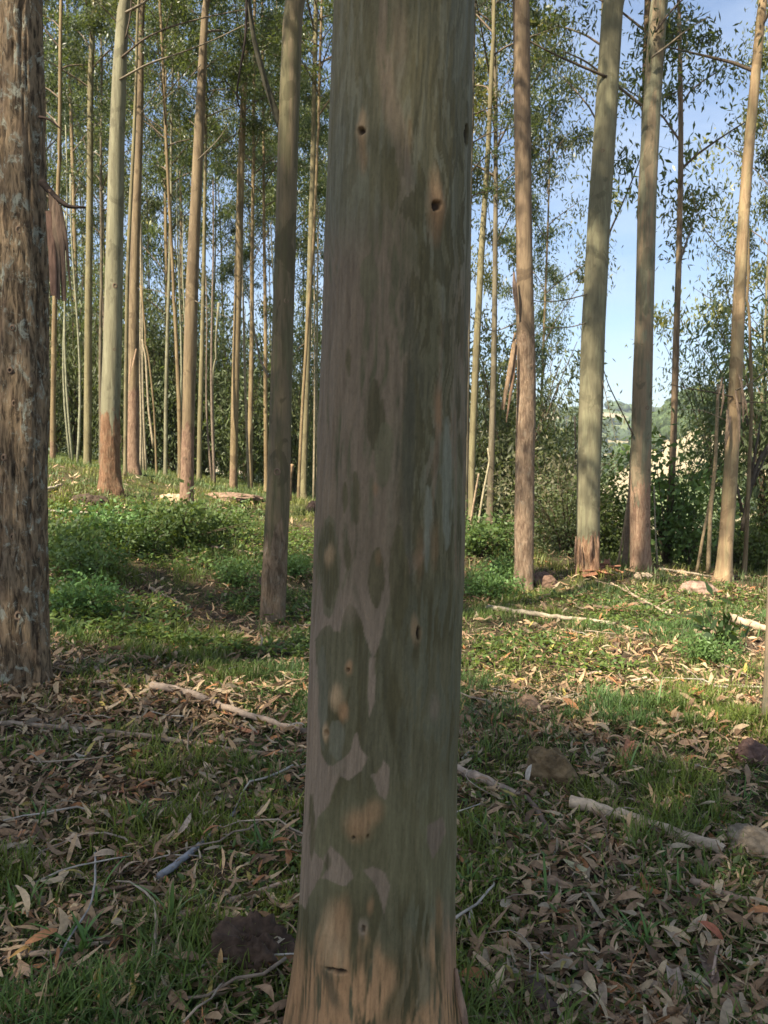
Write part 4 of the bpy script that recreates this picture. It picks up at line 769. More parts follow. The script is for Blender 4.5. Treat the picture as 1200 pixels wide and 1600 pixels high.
pole([(1088, 897), (1100, 830), (1112, 770), (1120, 690)], 10.9, 5, 'thinner dead pole crossing the tan one by the pink trunk', (.33, .25, .15))
pole([(1160, 830), (1172, 760), (1185, 720), (1205, 690)], 11.2, 8, 'dark forked branch by the thin pale sapling at the right', (.10, .08, .06), fork=[((1166, 780), (1200, 705)), ((1172, 755), (1190, 650)), ((1160, 800), (1148, 740))])
pole([(975, 890), (980, 830), (985, 770), (988, 700)], 11.4, 10, 'dead bark-hung stem left of the blotched gum foot', (.20, .14, .09)); pole([(966, 880), (976, 820), (981, 780)], 11.1, 4, 'thin tan stick leaning left of the blotched gum', (.36, .26, .16))
pole([(880, 845), (890, 780), (900, 720), (898, 650)], 15, 4, 'dark thin stem left of the grey-green trunk', (.06, .05, .04)); pole([(1027, 880), (1024, 830), (1022, 760)], 11.8, 3, 'pale thin twig standing right of the blotched gum', (.4, .33, .22))
pole([(745, 830), (755, 770), (765, 720), (762, 700)], 12.8, 4, 'pale stick leaning beside the centre trunk right edge', (.40, .34, .22)); pole([(732, 835), (742, 775), (748, 740)], 12.6, 4, 'tan short stick beside the centre trunk right edge', (.36, .26, .17))
pole([(785, 640), (795, 580), (805, 520)], 9.6, 6, 'tan bark-coloured dead branch left against the pitted trunk', (.33, .22, .13))
pole([(240, 700), (232, 640), (228, 560), (222, 530)], 17, 4, 'bent pale pole right of the tan pink trunk', (.36, .29, .19)); pole([(450, 782), (452, 745), (456, 725)], 14, 12, 'short broken tan stump in the gap left of the centre', (.34, .22, .13), name='stump', cat='stump')

# ------------------------------------------------------------------ ground cover: litter, grass
def grassmask(x, y):
    m = N3.fbm(x*1.15+20, y*.9+7, 4)+.10*(N1.fbm(x*5, y*5, 2)-.5)
    m = m + .035*sstep(.6, -.6, x-.1*y)*1.0 + .05*sstep(5.5, 8, y) - .03*sstep(.3, 1.2, x)*(1-sstep(4.5, 7, y))
    return np.clip(.03+.58*sstep(.38, .62, m)+.75*(N1.fbm(x*6.5+3, y*6.5, 2)-.42), 0, 1)
def scatter(n, y0, y1, rng, pw=1.0, pad=80):
    y = y0+(y1-y0)*rng.rand(n*2)**pw; px = rng.uniform(-pad, 1200+pad, n*2); x = (px-600)/F*y
    k = np.arange(n*2); d = np.hypot(x-(-.02), y-1.62) > .16; x, y = x[d][:n], y[d][:n]; return x, y
def strips(P0, heading, L, W, prof, zf, yawbend, roll, k, rng):
    """ribbon leaves lying or standing: zf(t)-> (forward, up) arrays"""
    pass
def litter(n, y0, y1, seed, size, k, tilt=.35, pw=1.3):
    rng = np.random.RandomState(seed); x, y = scatter(n, y0, y1, rng, pw); n = len(x)
    keep = rng.rand(n) < (1.05-.75*grassmask(x, y)); x, y = x[keep], y[keep]; n = len(x)
    z = H(x, y)+rng.rand(n)**2*.035+.004; hd = rng.rand(n)*6.283; L = size*(.3+1.0*rng.rand(n)**1.2); W = L*(.12+.26*rng.rand(n)**1.5); curl = rng.normal(size=n)*.55; tl = rng.normal(size=n)*tilt; side = rng.normal(size=n)*.35; rl = rng.normal(size=n)*.6
    t = np.linspace(0, 1, k+1); pr = np.sin(math.pi*np.clip(.06+.9*t, 0, 1))**.7
    f = np.stack([np.cos(hd), np.sin(hd)], 1); s = np.stack([-np.sin(hd), np.cos(hd)], 1)
    T = t[None]-.5; fw = T*L[:, None]; up = fw*np.sin(tl)[:, None]+curl[:, None]*L[:, None]*(T**2)*.9; sd = side[:, None]*L[:, None]*(T**2)
    up = up-np.minimum(up.min(1), 0)[:, None]
    C = np.stack([x[:, None]+f[:, :1]*fw+s[:, :1]*sd, y[:, None]+f[:, 1:]*fw+s[:, 1:]*sd, z[:, None]+up], -1)
    rr = rl[:, None]+(T*rng.normal(size=n)[:, None]*1.2); w = W[:, None]*pr[None]/2
    off = np.stack([s[:, :1]*np.cos(rr)*w, s[:, 1:]*np.cos(rr)*w, np.sin(rr)*w], -1)
    V = np.stack([C-off, C+off], 2); V[..., 2] = np.maximum(V[..., 2], (z-.002)[:, None, None])
    V = V.reshape(-1, 3); m = (k+1)*2; bi = np.arange(n)[:, None]*m; jj = np.arange(k)[None]*2; Qd = np.stack([bi+jj, bi+jj+1, bi+jj+3, bi+jj+2], -1).reshape(-1, 4)
    pal = np.array([(.42, .29, .18), (.34, .225, .145), (.50, .38, .25), (.25, .16, .10), (.15, .095, .06), (.38, .18, .085), (.36, .29, .21), (.42, .34, .11)]); ci = rng.choice(8, n, p=[.22, .18, .12, .17, .10, .05, .14, .02]); c = pal[ci]*np.array([1.02, .98, .88])*(.7+.5*rng.rand(n, 1))
    return V, Qd, np.repeat(c, m, 0)
m_lit = mat_col('dry_leaf', rough=.62, spec=.25, nscale=60, amt=.3, trans=.12)
def join(parts):
    V, Q_, C = [], [], []; n = 0
    for v, q, c in parts: V.append(v); Q_.append(q+n); C.append(c); n += len(v)
    return np.concatenate(V), np.concatenate(Q_), np.concatenate(C)
V_, Q_, C_ = join([litter(15500, 1.5, 4.5, 1, .078, 4), litter(20000, 4.0, 9.5, 2, .088, 3), litter(7000, 8.5, 15, 3, .12, 2), litter(26000, 1.5, 5.2, 4, .036, 2, .5)])
obj('leaf_litter', mesh_np('leaf_litter', V_, [Q_], C_, mats=[m_lit]), kind='stuff')
bpy.context.scene.objects['leaf_litter']['label'] = 'dry eucalyptus leaf litter covering the forest floor'; bpy.context.scene.objects['leaf_litter']['category'] = 'leaf litter'

def blades(x, y, seed, hgt, wid, k, lean=.8, base=(.115, .168, .036), upz=0):
    rng = np.random.RandomState(seed); n = len(x); z = H(x, y)-.004+upz; hd = rng.rand(n)*6.283; h = hgt*(.35+.9*rng.rand(n))*(.42+.95*sstep(.3, .7, N3.fbm(x*3.1+8, y*3.1, 2))); w = wid*(.5+.8*rng.rand(n)); bn = lean*(.2+1.1*rng.rand(n)); t = np.linspace(0, 1, k+1)
    f = np.stack([np.cos(hd), np.sin(hd)], 1); s = np.stack([-np.sin(hd), np.cos(hd)], 1)
    fw = h[:, None]*bn[:, None]*t[None]**1.6; up = h[:, None]*(t[None]-.42*bn[:, None]*t[None]**2.2)
    C = np.stack([x[:, None]+f[:, :1]*fw, y[:, None]+f[:, 1:]*fw, z[:, None]+up], -1)
    ww = w[:, None]*np.clip((1-t[None]**2.2)*(.55+.9*t[None]), .04, 1)/2; off = np.stack([s[:, :1]*ww, s[:, 1:]*ww, 0*ww], -1)
    V = np.stack([C-off, C+off], 2).reshape(-1, 3); m = (k+1)*2; bi = np.arange(n)[:, None]*m; jj = np.arange(k)[None]*2; Qd = np.stack([bi+jj, bi+jj+1, bi+jj+3, bi+jj+2], -1).reshape(-1, 4)
    hue = N2.fbm(x*.7, y*.7, 2)[:, None]; c = np.array(base)*(.6+.75*rng.rand(n, 1)); c = c*lerp(np.array([.8, .9, 1.0]), np.array([1.35, 1.1, .8]), sstep(.35, .65, hue))
    dry = rng.rand(n, 1) < .07; c = np.where(dry, np.array([.30, .24, .13])*(.7+.5*rng.rand(n, 1)), c); return V, Qd, np.repeat(c, m, 0)
def tufts(n, y0, y1, seed, per, spread, pw=1.2):
    rng = np.random.RandomState(seed); x, y = scatter(n, y0, y1, rng, pw); g_ = grassmask(x, y); keep = rng.rand(len(x)) < g_+.035; x, y = x[keep], y[keep]
    x = np.repeat(x, per)+rng.normal(size=len(x)*per)*spread; y = np.repeat(y, per)+rng.normal(size=len(y)*per)*spread; d = np.hypot(x+.02, y-1.62) > .145; return x[d], y[d]
m_grass = mat_leaf('grass_blades', trans=.3, rough=.5, vary=False, spec=.3)
x1, y1 = tufts(8000, 1.5, 4.6, 1, 8, .024); x2, y2 = tufts(16000, 4.2, 9.5, 2, 9, .035); x3, y3 = tufts(17000, 8.8, 25, 3, 8, .07, 1.0); x1b, y1b = tufts(4500, 1.5, 5.5, 7, 8, .03)
V_, Q_, C_ = join([blades(x1, y1, 1, .092, .0072, 4), blades(x1b, y1b, 9, .034, .013, 2, .9, (.075, .135, .03)), blades(x2, y2, 2, .095, .008, 2, .8, (.105, .165, .045)), blades(x3, y3, 3, .13, .014, 2, .6, (.15, .19, .065))])
o = obj('grass', mesh_np('grass', V_, [Q_], C_, mats=[m_grass]), kind='stuff'); o['label'] = 'short green grass growing in patches through the litter'; o['category'] = 'grass'

rng = np.random.RandomState(71)
def weeds(n, y0, y1, pxr, seed, L, W, nl, hh, thr):
    r = np.random.RandomState(seed); y = y0+(y1-y0)*r.rand(n)**1.1; px = r.uniform(*pxr, n); x = (px-600)/F*y; k_ = (N1.fbm(x*.8+31, y*.8+5, 3)+.12*(r.rand(n)-.5) > thr) & (np.hypot(x+.02, y-1.62) > .2); x, y = x[k_], y[k_]
    x = np.repeat(x, nl)+r.normal(size=len(x)*nl)*L*.7; y = np.repeat(y, nl)+r.normal(size=len(y)*nl)*L*.7; m = len(x); z = H(x, y)+hh*r.rand(m)
    d = unit(np.stack([r.normal(size=m), r.normal(size=m), .15+.35*r.normal(size=m)], 1)); s_ = unit(np.cross(d, np.array([0, 0, 1.])+.45*r.normal(size=(m, 3)))); LL = L*(.5+.8*r.rand(m))[:, None]; WW = W*(.6+.7*r.rand(m))[:, None]; p = np.stack([x, y, z], 1); up_ = np.cross(s_, d)*.12*LL
    V = np.stack([p, p+d*LL*.28+s_*WW*.42-up_*.4, p+d*LL*.68+s_*WW*.38-up_*.4, p+d*LL, p+d*LL*.68-s_*WW*.38-up_*.4, p+d*LL*.28-s_*WW*.42-up_*.4], 1).reshape(-1, 3)
    b0 = np.arange(m)[:, None]*6; Q1 = b0+np.array([0, 1, 2, 3]); Q2 = b0+np.array([0, 3, 4, 5]); c = np.array([.11, .18, .05])*(.55+.8*r.rand(m, 1))*lerp(np.array([.85, .95, 1.1]), np.array([1.3, 1.1, .7]), r.rand(m, 1)); return V, np.concatenate([Q1, Q2]), np.repeat(c, 6, 0)
V_, Q_, C_ = join([weeds(3600, 5.6, 11.5, (60, 520), 1, .055, .027, 6, .11, .475), weeds(1900, 5.5, 10, (735, 1200), 2, .052, .026, 6, .08, .54), weeds(4200, 1.6, 5.5, (-40, 1240), 3, .032, .016, 5, .035, .50)])
o = obj('low_weeds', mesh_np('low_weeds', V_, [Q_], C_, mats=[m_leafb]), kind='stuff'); o['label'] = 'low broad-leaved weeds spreading through the grass'; o['category'] = 'weeds'

# individual fallen leaves that show largest
rng = np.random.RandomState(44)
def one_leaf(seed, col, L=.12, k=6):
    r = np.random.RandomState(seed); W = L*(.2+.16*r.rand()); curl = r.normal()*.7; side = r.normal()*.3; rl = r.normal()*.35; tw = r.normal()*.8; fold = .15+.25*r.rand()
    t = np.linspace(0, 1, k+1); pr = np.sin(math.pi*np.clip(.03+.95*t**.9, 0, 1))**.8; V = []; Cc = []
    for i_, tt in enumerate(t):
        c = np.array([(tt-.5)*L, side*L*(tt-.5)**2, curl*L*(tt-.5)**2]); ra = rl+tw*(tt-.5); w = W*pr[i_]/2
        for u in (-1, 0, 1):
            V.append(c+np.array([0, math.cos(ra)*u*w, math.sin(ra)*u*w+(abs(u)*fold*w)])); Cc.append(np.array(col)*(.82 if u == 0 else 1.0)*(.92+.16*r.rand()))
    V = np.array(V); V[:, 2] -= V[:, 2].min()-.002; Qd = []
    for i_ in range(k):
        for u in range(2): a = i_*3+u; Qd.append([a, a+1, a+4, a+3])
    return mesh_np('fallen_leaf', V, [np.array(Qd)], np.array(Cc), mats=[m_lit])
LC = [((.50, .37, .25), 'pale tan'), ((.40, .26, .16), 'light brown'), ((.28, .18, .11), 'dull brown'), ((.40, .33, .25), 'greyish'), ((.46, .22, .11), 'rusty orange')]
LM = [[one_leaf(10*a+c, LC[a][0], .078+.022*(c % 2)) for c in range(5)] for a in range(5)]
pl = [0]*5
for q in range(270):
    a = int(rng.choice(5, p=[.34, .26, .17, .17, .06])); y = 1.75+3.4*rng.rand()**1.25; px = rng.uniform(-10, 1210); x = (px-600)/F*y
    if abs(x+.02) < .2 and y < 1.85: continue
    if grassmask(np.array([x]), np.array([y]))[0] > .6 and rng.rand() < .6: continue
    sd = 'left' if px < 590 else 'right'; nr = 'near' if y < 3 else 'farther'
    o = obj('fallen_leaf', LM[a][int(rng.rand()*5)], loc=(x, y, Hf(x, y)+.008+.03*rng.rand())); o.rotation_euler = (rng.normal()*.25, rng.normal()*.25, rng.rand()*6.3); s = .7+.6*rng.rand(); o.scale = (s, s, s)
    tag(o, f'{LC[a][1]} dry gum leaf lying on the {nr} ground {sd} of the centre trunk', 'leaf', f'{LC[a][1]} fallen leaves on the {nr} ground {sd} of the centre trunk')
def leafpx(px, py, col, L, rot, label, tilt=(0, 0), seed=3, lift=.02):
    p = G(px, py); o = obj('fallen_leaf', one_leaf(seed, col, L*.78), loc=(p[0], p[1], Hf(p[0], p[1])+lift)); o.rotation_euler = (tilt[0], tilt[1], rot); tag(o, label, 'leaf')
leafpx(345, 1530, (.62, .36, .15), .085, 1.6, 'slim orange leaf standing against the left side of the soil mound', (0, -.9), 5, .05)
leafpx(432, 1500, (.52, .42, .30), .11, .6, 'large curled tan leaf at the right side of the soil mound', (.3, -.4), 8, .04)
leafpx(30, 1515, (.48, .27, .08), .08, 1.0, 'ochre leaf at the far left near the bottom', (.5, .3), 9, .03); leafpx(265, 1440, (.46, .24, .14), .13, .1, 'reddish brown leaf left of the grass blades above the soil mound', (0, 0), 11)
leafpx(290, 1310, (.55, .42, .32), .13, 1.2, 'upright pale pink tan leaf beside the grey stick', (.6, -.5), 12, .05); leafpx(265, 1325, (.55, .36, .20), .11, .5, 'warm tan leaf left of the grey stick', (.4, -.2), 13, .03)
leafpx(900, 1370, (.42, .38, .22), .13, -.5, 'yellowish crinkled leaf below the pale log', (.3, .2), 14, .03); leafpx(825, 1230, (.55, .47, .38), .12, 1.1, 'pale narrow leaf propped on the end of the buried log', (.2, -.9), 15, .06)
leafpx(1115, 1515, (.45, .45, .25), .09, .1, 'yellow green leaf at the lower right', (0, .1), 16); leafpx(1110, 1475, (.45, .16, .09), .12, -.8, 'red brown leaf at the lower right', (.3, .4), 17, .03)
leafpx(870, 1510, (.50, .38, .30), .13, 0, 'long pale pink leaf lying above the flecked stick', (.1, 0), 18); leafpx(735, 1450, (.46, .38, .32), .10, 1.4, 'grey tan leaf near the right foot of the centre trunk', (.2, -.3), 19, .03)
leafpx(660, 1000, (.5, .4, .1), .1, 0, 'yellow leaf in the sunlit grass right of centre', (0, 0), 20) if False else None
leafpx(860, 1022, (.52, .40, .10), .13, .9, 'yellow leaf in the sunny grass patch right of the centre trunk', (.2, -.4), 21, .04)

# broad grass blades and tufts one can pick out
def tuft_mesh(seed, n, h, w, base, spread=.025, lean=.9):
    r = np.random.RandomState(seed); V = []; Qd = []; Cc = []; k = 6
    for q in range(n):
        hd = r.rand()*6.283; hh = h*(.45+.75*r.rand()); bn = lean*(.3+.9*r.rand()); ww = w*(.6+.6*r.rand()); p0 = r.normal(size=2)*spread; c = np.array(base)*(.7+.6*r.rand())
        for i_ in range(k+1):
            t = i_/k; fw = hh*bn*t**1.5; up = hh*(t-.45*bn*t**2.3); wd = ww*max(.05, (1-t**2.2)*(.6+.8*t))/2
            for u in (-1, 0, 1): V.append([p0[0]+math.cos(hd)*fw-math.sin(hd)*u*wd, p0[1]+math.sin(hd)*fw+math.cos(hd)*u*wd, up+abs(u)*wd*.35-.01]); Cc.append(c*(1.12 if u == 0 else 1))
        b0 = q*(k+1)*3
        for i_ in range(k):
            for u in range(2): a = b0+i_*3+u; Qd.append([a, a+1, a+4, a+3])
    return mesh_np('grass_tuft', np.array(V), [np.array(Qd)], np.array(Cc), mats=[m_grass])
TM = [tuft_mesh(k, 9+2*k, .17, .013, (.095, .175, .045)) for k in range(5)]+[tuft_mesh(9, 4, .22, .018, (.12, .20, .07)), tuft_mesh(10, 16, .14, .008, (.12, .19, .05))]
for q, (px, py, k, s, lb) in enumerate([(265, 1450, 5, 1.0, 'broad upright grass blades left of the soil mound'), (150, 1420, 0, .9, 'grass tuft under the curved twig'), (60, 1290, 1, .9, 'grass tuft at the left edge above the twigs'), (215, 1290, 2, 1.0, 'grass tuft left of the grey stick'), (415, 1330, 3, .8, 'grass tuft between grey stick and centre trunk'), (120, 1500, 4, .9, 'broad bladed tuft left of the lower left stick'), (300, 1540, 2, .8, 'bright tuft below the soil mound'), (190, 1560, 6, 1.2, 'fine bladed tuft near the bottom left'), (40, 1440, 3, .9, 'tuft by the left edge above the ochre leaf'),
    (760, 1310, 0, .9, 'dark tuft right of the centre trunk below the buried log'), (850, 1420, 1, 1.0, 'shaded tuft beside the dark branch'), (985, 1215, 5, .8, 'pale lit grass blades above the pale log'), (1000, 1330, 6, 1.0, 'sunlit bright tuft right below the pale log'), (1040, 1350, 2, .7, 'sunlit tuft beneath the pale log end'), (1000, 1480, 4, .8, 'tuft in the litter at the lower right'), (890, 1500, 3, .7, 'low tuft above the flecked stick'), (1085, 1420, 0, .8, 'tuft right of the sunlit bright tuft'), (800, 1235, 4, .6, 'tuft growing over the buried log'), (1160, 1260, 1, .8, 'tuft near the right edge beside the boulder'), (735, 1395, 2, .8, 'tuft beside the centre trunk right foot'), (780, 1130, 6, 1.0, 'tuft right of the trunk by the grey twig'), (1030, 1110, 5, .9, 'fresh green tuft in the middle of the right slope'), (930, 1100, 3, .9, 'lit tuft left of the fresh green one'), (800, 1010, 6, 1.2, 'tuft in the bright sunlit patch right of the trunk')]):
    p = G(px, py); o = obj('grass_tuft', TM[k], loc=(p[0], p[1], Hf(p[0], p[1]))); o.scale = (s, s, s); o.rotation_euler = (0, 0, q*1.3); tag(o, lb, 'grass tuft')

# ------------------------------------------------------------------ sticks and logs
def stick(pts, w, label, col, lift=1.0, name='stick', n=8, cat='stick', hollow=False, seed=1, taper=.6, twigs=0, rise=0):
    rng = np.random.RandomState(seed); g_ = np.array([G(x, y) for x, y in pts]); k = max(10, 5*len(pts)); s = np.linspace(0, len(pts)-1, k)
    pp = np.stack([np.interp(s, range(len(pts)), g_[:, q]) for q in range(3)], 1)
    for _ in range(2): pp[1:-1] = (pp[:-2]+2*pp[1:-1]+pp[2:])/4
    dist = np.linalg.norm(g_.mean(0)-np.array([0, 0, CAMZ])); r0 = w/2*dist/F; rad = np.linspace(r0, r0*taper, k)
    pp[:, 2] = pp[:, 2]+rad*(1+lift)+rise*np.sin(np.linspace(0, math.pi, k)); pp += rng.normal(size=pp.shape)*r0*.12
    org = pp[0].copy(); pp = pp-org; A = Acc(); v, f = tube(pp, rad, n, not hollow, .18, rng); cc = np.array(col)*(.85+.3*rng.rand(len(v), 1)); A.add(v, f, cc)
    if hollow:
        v2, f2 = tube(pp[-3:], rad[-3:]*.7, n, False); A.add(v2, [q_[:, ::-1] for q_ in f2], np.array(col)*.25)
        m_ = len(v)-n; A.add(np.concatenate([v[-n:], v2[-n:]]), [np.array([[j_, (j_+1) % n, n+(j_+1) % n, n+j_] for j_ in range(n)])], np.array(col)*.7)
        A.add(v[:n], [np.array([np.arange(n)[::-1]])], col)
    for q in range(twigs):
        i_ = rng.randint(2, k-2); d = rng.normal(size=3)*np.array([1, 1, .5]); d[2] = abs(d[2])*.6; d = unit(d)*r0*(8+14*rng.rand()); v, f = tube(np.array([pp[i_], pp[i_]+d*.5, pp[i_]+d+np.array([0, 0, -.01])]), [rad[i_]*.45, rad[i_]*.3, rad[i_]*.15], 5, True); A.add(v, f, np.array(col)*.9)
    o = obj(name, A.mesh(name, [m_wood]), loc=org); tag(o, label, cat); return o
TAN = (.36, .27, .20); GR = (.28, .24, .21); DK = (.10, .07, .055); PALE = (.47, .36, .25)
stick([(-30, 1138), (60, 1142), (180, 1152), (300, 1168), (400, 1184), (478, 1178)], 9, 'long brown branch lying across the left from the edge to the centre trunk', (.33, .25, .18), seed=2)
stick([(235, 1083), (290, 1092), (360, 1118), (430, 1140), (482, 1153)], 13, 'flat split branch above the long brown branch, left of the trunk', TAN, seed=3)
stick([(-10, 1122), (90, 1108), (190, 1090), (260, 1084), (350, 1090)], 5, 'thin dark twig above the long brown branch at the left', (.2, .14, .1), seed=4, twigs=3)
stick([(248, 1385), (290, 1350), (345, 1300), (382, 1262)], 10, 'straight weathered grey stick pointing up right in the left litter', (.27, .26, .26), seed=5, lift=1.2)
stick([(255, 1452), (330, 1428), (410, 1400), (475, 1376)], 11, 'brown stick running to the centre trunk above the soil mound', (.40, .29, .21), seed=6)
stick([(-20, 1508), (60, 1500), (120, 1490), (180, 1476)], 9, 'tan stick at the lower left edge', TAN, seed=7)
stick([(148, 1325), (150, 1400), (142, 1450), (95, 1515), (60, 1575)], 3.5, 'thin curved grey twig arching over grass at the lower left', (.33, .30, .26), seed=8, n=6, rise=.06)
stick([(190, 1368), (260, 1352), (335, 1343)], 3, 'hair-thin pale twig crossing the grey stick', (.4, .34, .27), seed=9, n=5, rise=.03)
stick([(890, 1263), (960, 1283), (1050, 1312), (1128, 1340)], 19, 'pale sunlit log lying in the litter at the right', PALE, name='log', cat='log', hollow=True, seed=10, lift=.15, n=14, taper=.85)
stick([(700, 1205), (760, 1226), (815, 1248)], 17, 'half buried log by the right side of the centre trunk', TAN, name='log', cat='log', seed=11, lift=-.2, n=10)
stick([(822, 1250), (850, 1292), (872, 1332), (908, 1395), (940, 1460), (978, 1535)], 9, 'dark crooked branch running down from the buried log', (.15, .105, .08), seed=12, twigs=3)
stick([(775, 1525), (850, 1540), (930, 1552), (1015, 1560)], 13, 'pale flecked stick across the lower right', (.38, .31, .23), seed=13, lift=.6)
stick([(1015, 1552), (1110, 1568), (1210, 1585)], 12, 'brown stick at the bottom right corner', (.33, .24, .17), seed=14); stick([(1075, 1562), (1140, 1552), (1215, 1543)], 11, 'reddish brown stick above the bottom right one', (.38, .24, .17), seed=15)
stick([(828, 1555), (845, 1580), (868, 1612)], 30, 'dark split chunk of wood at the bottom right of the trunk', (.09, .06, .045), name='wood_chunk', cat='wood', seed=16, n=9, lift=-.1, taper=.9)
stick([(722, 1192), (742, 1168), (757, 1143)], 5, 'short grey twig right of the centre trunk', (.42, .37, .31), seed=17, n=6); stick([(1035, 1232), (1065, 1215), (1092, 1200)], 7, 'short brown stick above the pale log', (.25, .19, .15), seed=18, n=6)
stick([(1140, 980), (1170, 988), (1230, 1000)], 14, 'tan log entering at the right edge beyond the seedling', (.40, .30, .21), name='log', cat='log', seed=19); stick([(762, 958), (830, 967), (900, 974), (960, 980)], 9, 'pale log in shaded grass below the pitted trunk', (.38, .31, .22), name='log', cat='log', seed=20)
stick([(955, 918), (1000, 940), (1048, 966)], 5, 'dead twiggy branch in front of the blotched gum', (.42, .31, .22), seed=21, twigs=7, lift=1.5); stick([(70, 803), (130, 806), (190, 806)], 5, 'pale branch lying in the left clearing', (.42, .36, .27), seed=22); stick([(232, 922), (258, 935), (284, 948)], 5, 'short stick in the grass below the leafy bushes', (.36, .28, .2), seed=23)
stick([(1010, 1068), (1100, 1074), (1210, 1078)], 5, 'thin pale branch across the right slope', (.4, .33, .25), seed=24, twigs=3); stick([(860, 1090), (930, 1094), (1010, 1096)], 3, 'thin twig on the right slope left of the fresh tuft', (.35, .28, .2), seed=25, n=5); stick([(1030, 893), (1080, 899), (1130, 907)], 4, 'thin pale branch at the foot of the leaning pink trunk', (.45, .36, .26), seed=26)
stick([(70, 770), (85, 766), (95, 760)], 5, 'small pale stick at the rough left trunk', (.45, .38, .3), seed=27); stick([(330, 860), (390, 868), (450, 862)], 5, 'thin branch under the bush left of the olive brown gum', (.3, .22, .16), seed=28); stick([(1080, 1390), (1130, 1410), (1200, 1420)], 12, 'curved bark-like stick at the right below the pale log', (.30, .21, .15), seed=29)
stick([(150, 1052), (165, 1075), (158, 1100)], 8, 'short brown stick beside the rough left trunk', (.28, .2, .15), seed=30); stick([(1110, 1560), (1118, 1520), (1126, 1478)], 4, 'thin stub twig standing at the lower right', (.33, .23, .17), seed=31, rise=.05)
rng = np.random.RandomState(90)
TW = []
for k in range(6):
    r_ = np.random.RandomState(k+60); t = np.linspace(-.5, .5, 7)[:, None]; p = np.array([.32, 0, 0])*t+np.array([0, .05*r_.normal(), .02])*np.cos(t*3)+r_.normal(size=(7, 3))*.004; v, f = tube(p, np.linspace(.004, .002, 7), 5, True); A = Acc(); A.add(v, f, [(.34, .27, .2), (.24, .18, .13), (.4, .35, .29)][k % 3]); TW.append(A.mesh('twig', [m_wood]))
for q in range(90):
    y = 1.8+6*rng.rand()**1.3; px = rng.uniform(0, 1200); x = (px-600)/F*y
    if abs(x) < .25 and y < 2: continue
    o = obj('twig', TW[q % 6], loc=(x, y, Hf(x, y)+.012+.02*rng.rand())); s = .5+1.1*rng.rand(); o.scale = (s, s, s); o.rotation_euler = (rng.normal()*.1, rng.normal()*.12, rng.rand()*6.3); sd = 'left' if px < 590 else 'right'
    tag(o, f'thin dry twig scattered in the leaf litter {sd} of the centre trunk', 'twig', f'thin twigs scattered {sd} of the centre trunk')
# curled bark pieces in the litter
BKM = []
for k in range(4):
    r_ = np.random.RandomState(k+5); t = np.linspace(-.5, .5, 7); V = []
    for a_ in t:
        for u in np.linspace(-1, 1, 5): V.append([a_*.3, u*.022*(1-.5*abs(a_)), .006+.010*u*u*(1+.5*r_.rand())+.02*a_*a_])
    Qd = [[i_*5+u, i_*5+u+1, i_*5+u+6, i_*5+u+5] for i_ in range(6) for u in range(4)]; BKM.append(mesh_np('bark_piece', np.array(V), [np.array(Qd)], np.array([(.30, .20, .14), (.36, .17, .10), (.22, .15, .11), (.38, .29, .22)][k])*np.ones((35, 3)), mats=[m_strip]))
def bark_piece(x, y, k, s, rot, label, group=None, lift=.01):
    o = obj('bark_piece', BKM[k], loc=(x, y, Hf(x, y)+lift)); o.scale = (s, s, s); o.rotation_euler = (rng.normal()*.2, rng.normal()*.15, rot); tag(o, label, 'bark', group)
for q in range(16):
    p = G(915+rng.rand()*38, 888+rng.rand()*16); bark_piece(p[0], p[1], 1, 1.0+rng.rand(), rng.rand()*6, 'reddish shed bark heaped at the foot of the grey-green trunk', 'reddish bark heap at the grey-green trunk', .02+.05*rng.rand())
for q in range(6):
    p = G(930+rng.rand()*60, 950+rng.rand()*10); bark_piece(p[0], p[1], 1 if q % 2 else 0, 1.4, rng.rand()*.5, 'red brown bark strip lying in shade on the right slope', 'red brown bark strips on the right slope')
for q in range(34):
    y = 2+5*rng.rand(); px = rng.uniform(0, 1200); x = (px-600)/F*y; sd = 'left' if px < 590 else 'right'
    if abs(x) < .28 and y < 2.1: continue
    bark_piece(x, y, q % 4, .5+.7*rng.rand(), rng.rand()*6, f'curled strip of shed bark in the litter {sd} of the centre trunk', f'curled bark strips {sd} of the centre trunk')

